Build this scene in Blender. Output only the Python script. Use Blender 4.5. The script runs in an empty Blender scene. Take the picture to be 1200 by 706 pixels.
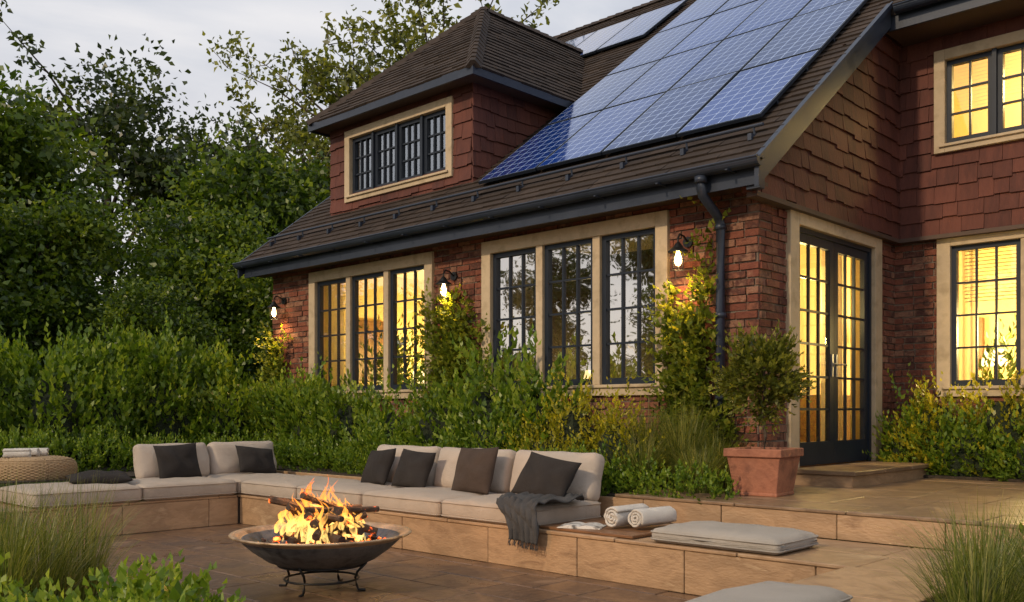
import bpy, bmesh, math, random
import numpy as np
from mathutils import Vector, Matrix
random.seed(7); rng=np.random.default_rng(11)
H=1.25
scene=bpy.context.scene
# ------------------------------------------------------------------ helpers
def link(o,parent=None):
    scene.collection.objects.link(o)
    if parent: o.parent=parent
    return o
def empty(name,loc=(0,0,0)):
    e=bpy.data.objects.new(name,None); e.empty_display_size=.2; scene.collection.objects.link(e)
    e.location=loc; return e
class MB:
    def __init__(s): s.v=[]; s.f=[]; s.uv=None
    def hexa(s,p):
        b=len(s.v); s.v+= [tuple(q) for q in p]
        s.f+=[(b,b+3,b+2,b+1),(b+4,b+5,b+6,b+7),(b,b+1,b+5,b+4),(b+1,b+2,b+6,b+5),(b+2,b+3,b+7,b+6),(b+3,b,b+4,b+7)]
    def box(s,x0,x1,y0,y1,z0,z1):
        if x0>x1:x0,x1=x1,x0
        if y0>y1:y0,y1=y1,y0
        if z0>z1:z0,z1=z1,z0
        s.hexa([(x0,y0,z0),(x1,y0,z0),(x1,y1,z0),(x0,y1,z0),(x0,y0,z1),(x1,y0,z1),(x1,y1,z1),(x0,y1,z1)])
    def face(s,*p):
        b=len(s.v); s.v+=[tuple(q) for q in p]; s.f.append(tuple(range(b,b+len(p))))
    def tube(s,path,radii,n=8,cap=True):
        path=[Vector(p) for p in path]; b=len(s.v); m=len(path)
        up=Vector((0,0,1))
        for i,p in enumerate(path):
            d=(path[min(i+1,m-1)]-path[max(i-1,0)]).normalized()
            a=d.cross(up)
            if a.length<.05: a=d.cross(Vector((1,0,0)))
            a.normalize(); c=d.cross(a)
            r=radii[i] if hasattr(radii,'__len__') else radii
            for k in range(n):
                t=2*math.pi*k/n; s.v.append(tuple(p+a*math.cos(t)*r+c*math.sin(t)*r))
        for i in range(m-1):
            for k in range(n):
                k2=(k+1)%n; s.f.append((b+i*n+k,b+i*n+k2,b+(i+1)*n+k2,b+(i+1)*n+k))
        if cap:
            s.f.append(tuple(b+k for k in range(n))); s.f.append(tuple(b+(m-1)*n+k for k in range(n)))
    def build(s,name,mat,parent=None,smooth=False,fix=True):
        me=bpy.data.meshes.new(name); me.from_pydata(s.v,[],s.f)
        if fix:
            bm=bmesh.new(); bm.from_mesh(me); bmesh.ops.recalc_face_normals(bm,faces=bm.faces); bm.to_mesh(me); bm.free()
        if mat: me.materials.append(mat)
        if smooth: me.polygons.foreach_set('use_smooth',[True]*len(me.polygons))
        return link(bpy.data.objects.new(name,me),parent)
def lathe(prof,n=48):
    m=MB()
    for r,z in prof:
        for k in range(n):
            t=2*math.pi*k/n; m.v.append((r*math.cos(t),r*math.sin(t),z))
    for i in range(len(prof)-1):
        for k in range(n):
            k2=(k+1)%n; m.f.append((i*n+k,i*n+k2,(i+1)*n+k2,(i+1)*n+k))
    return m
def xf(m,mat4,start=0):
    for i in range(start,len(m.v)): m.v[i]=tuple(mat4@Vector(m.v[i]))
# ------------------------------------------------------------------ materials
def newmat(name):
    m=bpy.data.materials.new(name); m.use_nodes=True; nt=m.node_tree; nt.nodes.clear()
    out=nt.nodes.new('ShaderNodeOutputMaterial'); return m,nt,out
def N(nt,t,**k):
    n=nt.nodes.new(t)
    for a,b in k.items():
        if a in n.inputs.keys() : n.inputs[a].default_value=b
        else: setattr(n,a,b)
    return n
def ramp(nt,stops):
    r=nt.nodes.new('ShaderNodeValToRGB'); e=r.color_ramp.elements
    while len(e)>1: e.remove(e[0])
    e[0].position=stops[0][0]; e[0].color=(*stops[0][1],1)
    for p,c in stops[1:]:
        x=e.new(p); x.color=(*c,1)
    return r
def mth(nt,op,a,b=None,c=None):
    n=nt.nodes.new('ShaderNodeMath'); n.operation=op
    for i,x in enumerate((a,b,c)):
        if x is None: continue
        if isinstance(x,(int,float)): n.inputs[i].default_value=x
        else: nt.links.new(x,n.inputs[i])
    return n.outputs[0]
def pmat(name,cols,scale=3,rough=.7,bump=.3,bscale=40,island=0.,metal=0,spec=.5,stretch=(1,1,1),bdist=.01,rvar=0.,detail=6,coat=0,dist=0,macro=0.,con=2.0):
    m,nt,out=newmat(name); L=nt.links.new
    tc=N(nt,'ShaderNodeTexCoord'); mp=N(nt,'ShaderNodeMapping'); mp.inputs['Scale'].default_value=stretch
    L(tc.outputs['Object'],mp.inputs[0])
    no=N(nt,'ShaderNodeTexNoise'); no.inputs['Scale'].default_value=scale; no.inputs['Detail'].default_value=detail; no.inputs['Roughness'].default_value=.6
    no.inputs['Distortion'].default_value=dist
    L(mp.outputs[0],no.inputs['Vector'])
    f=mth(nt,'MULTIPLY_ADD',no.outputs[0],con,.5-con*.5)
    if island>0:
        g=N(nt,'ShaderNodeNewGeometry')
        a=mth(nt,'MULTIPLY',g.outputs['Random Per Island'],island); b=mth(nt,'MULTIPLY',f,1-island)
        f=mth(nt,'ADD',a,b)
        ad=N(nt,'ShaderNodeVectorMath',operation='ADD'); L(mp.outputs[0],ad.inputs[0])
        cb=N(nt,'ShaderNodeCombineXYZ'); s=mth(nt,'MULTIPLY',g.outputs['Random Per Island'],37.)
        L(s,cb.inputs[0]); L(s,cb.inputs[1]); L(cb.outputs[0],ad.inputs[1]); L(ad.outputs[0],no.inputs['Vector'])
    n=len(cols); r=ramp(nt,[(i/(n-1) if n>1 else 0,c) for i,c in enumerate(cols)])
    L(f,r.inputs[0]); col=r.outputs[0]
    if macro>0:
        n2=N(nt,'ShaderNodeTexNoise'); n2.inputs['Scale'].default_value=.9; n2.inputs['Detail'].default_value=5; L(tc.outputs['Object'],n2.inputs[0])
        r2=ramp(nt,[(.3,(1-macro,)*3),(.6,(1,1,1)),(.8,(1+macro*.4,)*3)]); L(n2.outputs[0],r2.inputs[0])
        mm=N(nt,'ShaderNodeMix',data_type='RGBA',blend_type='MULTIPLY'); mm.inputs[0].default_value=1; L(col,mm.inputs[6]); L(r2.outputs[0],mm.inputs[7]); col=mm.outputs[2]
    p=N(nt,'ShaderNodeBsdfPrincipled'); L(col,p.inputs['Base Color'])
    p.inputs['Roughness'].default_value=rough; p.inputs['Metallic'].default_value=metal
    p.inputs['Specular IOR Level'].default_value=spec; p.inputs['Coat Weight'].default_value=coat
    if rvar>0:
        rr=mth(nt,'MULTIPLY_ADD',f,rvar,rough-rvar/2); L(rr,p.inputs['Roughness'])
    if bump>0:
        nb=N(nt,'ShaderNodeTexNoise'); nb.inputs['Scale'].default_value=bscale; nb.inputs['Detail'].default_value=5
        L(mp.outputs[0],nb.inputs['Vector'])
        bu=N(nt,'ShaderNodeBump'); bu.inputs['Strength'].default_value=bump; bu.inputs['Distance'].default_value=bdist
        L(nb.outputs[0],bu.inputs['Height']); L(bu.outputs[0],p.inputs['Normal'])
    L(p.outputs[0],out.inputs[0]); return m
def leafmat(name,c_dark,c_mid,c_light,trans=.35):
    m,nt,out=newmat(name); L=nt.links.new
    at=N(nt,'ShaderNodeAttribute',attribute_name='tint'); g=N(nt,'ShaderNodeNewGeometry')
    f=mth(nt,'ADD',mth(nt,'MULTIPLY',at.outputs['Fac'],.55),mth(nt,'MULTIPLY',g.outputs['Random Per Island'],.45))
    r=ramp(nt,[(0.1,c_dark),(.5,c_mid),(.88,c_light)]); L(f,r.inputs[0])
    p=N(nt,'ShaderNodeBsdfPrincipled'); L(r.outputs[0],p.inputs['Base Color']); p.inputs['Roughness'].default_value=.38; p.inputs['Specular IOR Level'].default_value=.42
    t=N(nt,'ShaderNodeBsdfTranslucent'); mx=N(nt,'ShaderNodeMix',data_type='RGBA',blend_type='MULTIPLY'); mx.inputs[0].default_value=1
    L(r.outputs[0],mx.inputs[6]); mx.inputs[7].default_value=(1.7,1.6,.6,1); L(mx.outputs[2],t.inputs[0])
    ms=N(nt,'ShaderNodeMixShader'); ms.inputs[0].default_value=trans; L(p.outputs[0],ms.inputs[1]); L(t.outputs[0],ms.inputs[2])
    L(ms.outputs[0],out.inputs[0]); return m
M={}
M['brick']=pmat('red_brick',[(.05,.024,.019),(.16,.052,.034),(.25,.085,.05),(.175,.056,.037),(.32,.165,.105),(.085,.033,.026),(.28,.108,.064),(.125,.045,.034)],scale=14,rough=.88,bump=.9,bscale=55,island=.8,bdist=.014,macro=.35,con=2.6,spec=.3)
M['mortar']=pmat('mortar',[(.12,.095,.074),(.25,.2,.155)],scale=8,rough=.95,bump=.8,bscale=90)
M['shingle']=pmat('red_wood_shingle',[(.062,.021,.016),(.108,.034,.024),(.15,.048,.032),(.09,.028,.021)],scale=5,rough=.72,bump=.6,bscale=30,island=.6,stretch=(3,3,.6),macro=.35,con=2.6,spec=.35)
M['roof']=pmat('brown_roof_shingle',[(.026,.018,.014),(.056,.039,.029),(.036,.025,.019),(.078,.055,.042)],scale=6,rough=.85,bump=.7,bscale=90,island=.7,macro=.25,spec=.3)
M['roofbase']=pmat('roof_underlay',[(.03,.022,.018),(.045,.034,.028)],rough=.9)
M['soffit']=pmat('brown_soffit',[(.06,.036,.026),(.09,.055,.04)],scale=2,rough=.7,bump=.1)
M['metal']=pmat('dark_blue_grey_metal',[(.018,.025,.042),(.035,.045,.07)],scale=3,rough=.4,bump=.08,metal=.1,rvar=.15,spec=.45)
M['sash']=pmat('dark_window_frame',[(.010,.015,.026),(.017,.024,.038)],scale=4,rough=.45,bump=.05,spec=.35)
M['trim']=pmat('sandstone_trim',[(.38,.29,.18),(.54,.42,.275),(.47,.365,.235)],scale=5,rough=.75,bump=.3,bscale=60,macro=.2,con=2.6)
M['trav']=pmat('travertine_wall',[(.23,.135,.072),(.43,.275,.155),(.32,.2,.11),(.52,.36,.215)],scale=3.0,rough=.52,bump=.45,bscale=26,island=.25,stretch=(1,1,2.6),dist=.7,bdist=.012,macro=.25,detail=10,con=2.5)
M['pave']=pmat('slate_travertine_paving',[(.06,.034,.022),(.2,.115,.064),(.115,.068,.042),(.30,.185,.11)],scale=2.6,rough=.34,bump=.5,bscale=14,island=.3,dist=1.0,rvar=.25,bdist=.014,macro=.35,detail=10,con=2.6)
M['pave2']=pmat('terrace_paving',[(.12,.075,.046),(.30,.195,.115),(.19,.12,.07),(.39,.265,.16)],scale=2.4,rough=.40,bump=.45,bscale=14,island=.3,dist=.9,rvar=.2,macro=.3,detail=10,con=2.5)
M['grout']=pmat('grout',[(.03,.022,.016),(.06,.045,.034)],scale=9,rough=.95)
M['soil']=pmat('soil',[(.02,.014,.009),(.05,.035,.022)],scale=9,rough=.95,bump=1,bscale=25,bdist=.04)
M['grassg']=pmat('grass_ground',[(.03,.05,.012),(.07,.10,.025),(.05,.07,.02)],scale=4,rough=.95,bump=1,bscale=60,bdist=.03)
def fabric(name,c,v=.06,sheen=.15):
    m,nt,out=newmat(name); L=nt.links.new
    tc=N(nt,'ShaderNodeTexCoord')
    w1=N(nt,'ShaderNodeTexWave'); w1.inputs['Scale'].default_value=90; w1.bands_direction='X'; w1.inputs['Distortion'].default_value=1.5
    w2=N(nt,'ShaderNodeTexWave'); w2.inputs['Scale'].default_value=90; w2.bands_direction='Y'; w2.inputs['Distortion'].default_value=1.5
    w3=N(nt,'ShaderNodeTexNoise'); w3.inputs['Scale'].default_value=5; w3.inputs['Detail'].default_value=8
    wn=N(nt,'ShaderNodeTexNoise'); wn.inputs['Scale'].default_value=200; wn.inputs['Detail'].default_value=2
    for w in (w1,w2,w3,wn): L(tc.outputs['Object'],w.inputs['Vector'])
    r=ramp(nt,[(.3,tuple(x*(1-v*3.5) for x in c)),(.7,tuple(min(1,x*(1+v)) for x in c))])
    s=mth(nt,'ADD',mth(nt,'MULTIPLY',w3.outputs[0],.5),mth(nt,'MULTIPLY',wn.outputs[0],.5)); L(s,r.inputs[0])
    p=N(nt,'ShaderNodeBsdfPrincipled'); p.inputs['Roughness'].default_value=.92; p.inputs['Specular IOR Level'].default_value=.12
    p.inputs['Sheen Weight'].default_value=sheen
    L(r.outputs[0],p.inputs['Base Color'])
    h=mth(nt,'ADD',mth(nt,'MULTIPLY',mth(nt,'ADD',w1.outputs[0],w2.outputs[0]),.12),mth(nt,'ADD',mth(nt,'MULTIPLY',w3.outputs[0],3.5),mth(nt,'MULTIPLY',wn.outputs[0],.35)))
    b=N(nt,'ShaderNodeBump'); b.inputs['Strength'].default_value=.7; b.inputs['Distance'].default_value=.016
    L(h,b.inputs['Height']); L(b.outputs[0],p.inputs['Normal']); L(p.outputs[0],out.inputs[0]); return m
M['linen']=fabric('linen_fabric',(.50,.415,.335)); M['linen2']=fabric('light_linen_fabric',(.57,.48,.40))
M['charcoal']=fabric('charcoal_fabric',(.042,.037,.035),.12,.03); M['taupe']=fabric('taupe_fabric',(.085,.062,.05),.12,.04)
M['towel']=fabric('towel_fabric',(.70,.66,.60)); M['throw']=fabric('grey_throw_fabric',(.08,.08,.082),.15,.05)
M['pad']=fabric('grey_pad_fabric',(.44,.40,.35))
M['plaster']=pmat('warm_plaster',[(.66,.52,.26),(.74,.6,.32)],scale=1.5,rough=.9,bump=.1)
M['dim']=pmat('dim_room_plaster',[(.09,.07,.05),(.13,.10,.07)],scale=1.5,rough=.9,bump=.1)  # darker copy of the plaster; the rooms' dimness is put into the colour
M['wood']=pmat('wood_board',[(.10,.045,.02),(.2,.095,.04),(.14,.065,.03)],scale=3,rough=.45,bump=.2,stretch=(1,9,9))
M['intwood']=pmat('wood_floor',[(.12,.06,.03),(.2,.1,.05)],scale=2,rough=.5,stretch=(1,8,1))
M['bark']=pmat('bark',[(.04,.028,.02),(.09,.066,.048),(.06,.045,.033)],scale=6,rough=.95,bump=1,bscale=18,stretch=(3,3,.6),bdist=.03)
M['terracotta']=pmat('terracotta',[(.20,.075,.045),(.38,.15,.085),(.28,.105,.06)],scale=5,rough=.8,bump=.5,bscale=40,macro=.35,con=3)
M['iron']=pmat('cast_iron',[(.05,.052,.054),(.16,.163,.165),(.085,.088,.09)],scale=7,rough=.48,bump=.5,bscale=26,metal=.5,rvar=.25,con=3)
M['rim']=pmat('weathered_copper_rim',[(.26,.16,.085),(.58,.42,.26),(.42,.29,.17)],scale=7,rough=.42,bump=.3,metal=.5,rvar=.2,con=3)
M['wicker']=pmat('wicker',[(.20,.125,.06),(.42,.29,.16),(.3,.2,.105)],scale=30,rough=.7,bump=.6,bscale=60,stretch=(1,1,3),island=.4)
M['cover']=pmat('printed_page',[(.12,.12,.12),(.62,.6,.56),(.7,.68,.64),(.25,.22,.2)],scale=9,rough=.4,bump=0,con=4)
M['black']=pmat('black_metal',[(.012,.012,.013),(.022,.022,.022)],rough=.4,bump=.1,metal=.4)
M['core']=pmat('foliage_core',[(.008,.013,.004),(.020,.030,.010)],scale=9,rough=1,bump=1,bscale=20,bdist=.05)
M['blind']=pmat('window_blind',[(.5,.42,.28),(.55,.46,.32)],rough=.6,bump=0)
M['alu']=pmat('aluminium_frame',[(.35,.37,.4),(.45,.47,.5)],rough=.35,metal=.8,bump=0)
def emis(name,c,s):
    m,nt,out=newmat(name); e=N(nt,'ShaderNodeEmission'); e.inputs[0].default_value=(*c,1); e.inputs[1].default_value=s
    nt.links.new(e.outputs[0],out.inputs[0]); return m
M['bulb']=emis('lamp_bulb_glow',(1,.62,.25),18)
def glass(name,refl,tintc=(.9,.95,.95),gc=(.9,.95,1)):
    m,nt,out=newmat(name); L=nt.links.new
    t=N(nt,'ShaderNodeBsdfTransparent'); t.inputs[0].default_value=(*tintc,1)
    g=N(nt,'ShaderNodeBsdfGlossy'); g.inputs['Roughness'].default_value=.015; g.inputs[0].default_value=(*gc,1)
    tc=N(nt,'ShaderNodeTexCoord'); no=N(nt,'ShaderNodeTexNoise'); no.inputs['Scale'].default_value=1.7; L(tc.outputs['Object'],no.inputs['Vector'])
    b=N(nt,'ShaderNodeBump'); b.inputs['Strength'].default_value=.10; b.inputs['Distance'].default_value=.03; L(no.outputs[0],b.inputs['Height']); L(b.outputs[0],g.inputs['Normal'])
    fr=N(nt,'ShaderNodeFresnel'); fr.inputs[0].default_value=1.5
    f=mth(nt,'ADD',fr.outputs[0],refl)
    ms=N(nt,'ShaderNodeMixShader'); L(f,ms.inputs[0]); L(t.outputs[0],ms.inputs[1]); L(g.outputs[0],ms.inputs[2]); L(ms.outputs[0],out.inputs[0]); return m
M['glass']=glass('window_glass',.06); M['glassr']=glass('reflective_window_glass',.58,(.7,.72,.72),(1,.97,.93)); M['glassd']=glass('dark_window_glass',.30,(.5,.55,.6)); M['glassm']=glass('semi_reflective_window_glass',.22)
def curtmat():
    m,nt,out=newmat('curtain_fabric'); L=nt.links.new
    d=N(nt,'ShaderNodeBsdfDiffuse'); d.inputs[0].default_value=(.7,.62,.48,1); t=N(nt,'ShaderNodeBsdfTranslucent'); t.inputs[0].default_value=(.7,.6,.42,1)
    ms=N(nt,'ShaderNodeMixShader'); ms.inputs[0].default_value=.5; L(d.outputs[0],ms.inputs[1]); L(t.outputs[0],ms.inputs[2]); L(ms.outputs[0],out.inputs[0]); return m
M['curtain']=curtmat()
def solar():
    m,nt,out=newmat('solar_cell'); L=nt.links.new
    uv=N(nt,'ShaderNodeUVMap'); sp=N(nt,'ShaderNodeSeparateXYZ'); L(uv.outputs[0],sp.inputs[0])
    def grid(s,n,w):
        f=mth(nt,'FRACT',mth(nt,'MULTIPLY',s,n)); a=mth(nt,'ABSOLUTE',mth(nt,'SUBTRACT',f,.5)); return a,mth(nt,'GREATER_THAN',a,.5-w)
    ax,gx=grid(sp.outputs[0],6,.04); ay,gy=grid(sp.outputs[1],10,.04)
    cor=mth(nt,'GREATER_THAN',mth(nt,'ADD',ax,ay),.86)
    line=mth(nt,'MAXIMUM',mth(nt,'MAXIMUM',gx,gy),cor)
    g=N(nt,'ShaderNodeNewGeometry'); tc=N(nt,'ShaderNodeTexCoord'); no=N(nt,'ShaderNodeTexNoise'); no.inputs['Scale'].default_value=1.0; no.inputs['Detail'].default_value=4; L(tc.outputs['Object'],no.inputs[0])
    r=ramp(nt,[(0.25,(.004,.018,.10)),(.8,(.012,.05,.27))]); L(mth(nt,'ADD',mth(nt,'MULTIPLY',g.outputs['Random Per Island'],.45),mth(nt,'MULTIPLY',no.outputs[0],.55)),r.inputs[0])
    m2=N(nt,'ShaderNodeMix',data_type='RGBA'); L(line,m2.inputs[0]); L(r.outputs[0],m2.inputs[6]); m2.inputs[7].default_value=(.33,.43,.68,1)
    p=N(nt,'ShaderNodeBsdfPrincipled'); L(m2.outputs[2],p.inputs['Base Color']); p.inputs['Roughness'].default_value=.08; p.inputs['IOR'].default_value=1.5
    p.inputs['Coat Weight'].default_value=.5; p.inputs['Coat Roughness'].default_value=.02; p.inputs['Specular Tint'].default_value=(.6,.78,1,1)
    L(p.outputs[0],out.inputs[0]); return m
M['solar']=solar()
LM={}
LM['hedge']=leafmat('laurel_leaf',(.025,.055,.006),(.11,.19,.018),(.32,.39,.05),.4)
LM['tree']=leafmat('tree_leaf',(.022,.045,.008),(.08,.14,.016),(.22,.28,.035),.4)
LM['treed']=leafmat('dark_tree_leaf',(.018,.03,.010),(.048,.075,.02),(.10,.125,.032),.35)
LM['yellow']=leafmat('golden_leaf',(.08,.10,.012),(.28,.28,.02),(.58,.50,.045),.4)
LM['green']=leafmat('shrub_leaf',(.035,.075,.010),(.13,.22,.022),(.34,.42,.06),.4)
LM['grass']=leafmat('grass_blade',(.05,.075,.012),(.14,.17,.035),(.33,.31,.11))
LM['olive']=leafmat('olive_leaf',(.045,.06,.012),(.13,.15,.025),(.28,.28,.05),.4)
LM['vine']=leafmat('vine_leaf',(.06,.09,.012),(.16,.21,.025),(.38,.38,.06),.4)
# ------------------------------------------------------------------ foliage engine
def nrm(a): return a/np.maximum(np.linalg.norm(a,axis=1,keepdims=True),1e-6)
def quadmesh(name,V,tint,mat,parent=None,loc=None):
    n=len(V); me=bpy.data.meshes.new(name)
    me.vertices.add(n*4); me.vertices.foreach_set('co',V.reshape(-1).astype(np.float32))
    me.loops.add(n*4); me.loops.foreach_set('vertex_index',np.arange(n*4,dtype=np.int32))
    me.polygons.add(n); me.polygons.foreach_set('loop_start',np.arange(0,n*4,4,dtype=np.int32))
    try: me.polygons.foreach_set('loop_total',np.full(n,4,dtype=np.int32))
    except Exception: pass
    me.update(calc_edges=True)
    a=me.attributes.new('tint','FLOAT','POINT'); a.data.foreach_set('value',np.repeat(tint,4).astype(np.float32))
    me.materials.append(mat); o=bpy.data.objects.new(name,me)
    link(o,parent)
    if loc: o.location=loc
    return o
def leafV(B,D,S,ln,wd,fold=.25):
    Nn=np.cross(D,S); ln=ln[:,None]; wd=wd[:,None]
    a=B; c=B+D*ln - Nn*ln*.15
    mid=B+D*ln*.45; l=mid+S*wd*.5+Nn*wd*fold; r=mid-S*wd*.5+Nn*wd*fold
    return np.stack([a,l,c,r],axis=1)
def rand_dirs(n,up=0.): 
    d=rng.normal(size=(n,3)); d[:,2]+=up; return nrm(d)
def side_of(D):
    r=rng.normal(size=D.shape); return nrm(np.cross(D,r))
def sprigs(P,D,L,k,leaf,ratio=.45,tintbase=None,up=.35,spread=1.):
    S=len(P); t=np.linspace(.1,1,k)[None,:,None]
    L=L[:,None,None]; droop=rng.normal(size=(S,1,3))*.12
    pos=P[:,None,:]+D[:,None,:]*L*t+droop*L*t*t
    rad=rng.normal(size=(S,k,3)); Dd=np.repeat(D[:,None,:],k,1)
    rad-= (rad*Dd).sum(-1,keepdims=True)*Dd; rad/=np.maximum(np.linalg.norm(rad,axis=-1,keepdims=True),1e-5)
    w=spread*(1.1-.7*t); ld=Dd*(.55+.5*t)+rad*w; ld[...,2]+=up*.5
    ld=nrm(ld.reshape(-1,3)); 
    sd=nrm(np.cross(ld,np.array([0,0,1.])+rng.normal(size=ld.shape)*.45))
    n=S*k; ln=leaf*(.65+.6*rng.random(n))*np.tile(1-.35*np.linspace(0,1,k),S)
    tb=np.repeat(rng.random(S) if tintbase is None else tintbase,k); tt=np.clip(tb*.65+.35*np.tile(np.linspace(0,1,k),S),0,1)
    return leafV(pos.reshape(-1,3),ld,sd,ln,ln*ratio),tt
def blob(m,c,r,n=10,jit=.12):
    b=len(m.v)
    for i in range(n+1):
        th=math.pi*i/n
        for j in range(n*2):
            ph=math.pi*j/n; k=1+random.uniform(-jit,jit)
            m.v.append((c[0]+r[0]*k*math.sin(th)*math.cos(ph),c[1]+r[1]*k*math.sin(th)*math.sin(ph),c[2]+r[2]*k*math.cos(th)))
    w=n*2
    for i in range(n):
        for j in range(w): m.f.append((b+i*w+j,b+i*w+(j+1)%w,b+(i+1)*w+(j+1)%w,b+(i+1)*w+j))
def shrub(name,c,r,ns,k,leaf,mat,L=.22,ratio=.5,up=.5,core=True,spiky=0.):
    e=empty(name,c)
    d=rng.normal(size=(ns,3)); d[:,2]=np.abs(d[:,2])*.9+.02; d=nrm(d)
    rr=.45+.55*rng.random(ns)**.6
    ph=rng.random(6)*6.28; lump=1+.18*np.sin(3*np.arctan2(d[:,1],d[:,0])+ph[0])+.14*np.sin(5*np.arctan2(d[:,1],d[:,0])+ph[1]+4*d[:,2])
    P=d*np.array(r)*(rr*lump)[:,None]; P[:,2]=np.maximum(P[:,2],.02)
    D=nrm(d*np.array([1,1,.8])+np.array([0,0,up])+rng.normal(size=(ns,3))*.25)
    Ls=L*(.6+.8*rng.random(ns)+spiky*(rng.random(ns)>.85))
    P-=D*Ls[:,None]*.6
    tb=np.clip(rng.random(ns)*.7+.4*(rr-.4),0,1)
    V,t=sprigs(P,D,Ls,k,leaf,ratio,tb)
    quadmesh('leaves',V,t,mat,e)
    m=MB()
    if core: blob(m,(0,0,r[2]*.28),(r[0]*.55,r[1]*.55,r[2]*.45),7,.15); m.build('dark_inner_core',M['core'],e)  # dark blob added to block see-through; its colour stands for shaded depth
    return e
def hedge(name,x0,x1,y0,y1,z0,z1,dens,k,leaf,mat,L=.3,ratio=.5,faces='xXyYt',wav=.15,topvar=.25,spiky=.3,inset=.12):
    e=empty(name); Ps=[];Ds=[]
    def add(n,fn,d):
        n=int(n); a=rng.random(n); b=rng.random(n)
        P=fn(a,b); Ps.append(P); Ds.append(np.tile(np.array(d,float),(n,1)))
    hz=z1-z0
    if 'X' in faces: add(dens*(y1-y0)*hz,lambda a,b:np.stack([np.full_like(a,x1),y0+(y1-y0)*a,z0+hz*b],1),(1,0,.5))
    if 'x' in faces: add(dens*(y1-y0)*hz*.4,lambda a,b:np.stack([np.full_like(a,x0),y0+(y1-y0)*a,z0+hz*b],1),(-1,0,.5))
    if 'y' in faces: add(dens*(x1-x0)*hz,lambda a,b:np.stack([x0+(x1-x0)*a,np.full_like(a,y0),z0+hz*b],1),(0,-1,.5))
    if 'Y' in faces: add(dens*(x1-x0)*hz*.4,lambda a,b:np.stack([x0+(x1-x0)*a,np.full_like(a,y1),z0+hz*b],1),(0,1,.5))
    if 't' in faces: add(dens*(x1-x0)*(y1-y0)*1.3,lambda a,b:np.stack([x0+(x1-x0)*a,y0+(y1-y0)*b,np.full_like(a,z1)],1),(0,0,1))
    P=np.concatenate(Ps); D=np.concatenate(Ds)
    n=len(P); und=np.sin(P[:,0]*2.1+P[:,1]*1.7)*.5+np.sin(P[:,0]*4.3-P[:,1]*3.9+P[:,2]*2)*.35+np.sin(P[:,1]*8.3+P[:,0]*5)*.3
    P[:,:2]+=D[:,:2]*(und*wav)[:,None]; P[:,2]+=und*topvar*(P[:,2]-z0)/hz
    P+=rng.normal(size=P.shape)*.06; P[:,2]=np.maximum(P[:,2],z0+.02)
    D=nrm(D+np.array([0,0,.55])+rng.normal(size=D.shape)*.3)
    Ls=L*(.6+.7*rng.random(n)+spiky*(rng.random(n)>.85)); P-=D*Ls[:,None]*.55
    clump=.5+.5*np.sin(P[:,0]*3.1+P[:,1]*2.7+1)*np.cos(P[:,2]*3.3+P[:,1]*1.3)
    V,t=sprigs(P,D,Ls,k,leaf,ratio,np.clip(.2+.4*clump+.55*rng.random(n)-.22,0,1))
    quadmesh('leaves',V,t,mat,e)
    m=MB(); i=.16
    m.box(x0+i,x1-i,y0+i,y1-i,z0-.05,z1-i-inset); m.build('dark_inner_core',M['core'],e)  # dark box added inside the leaves to block see-through, no modelled branches
    return e
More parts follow.
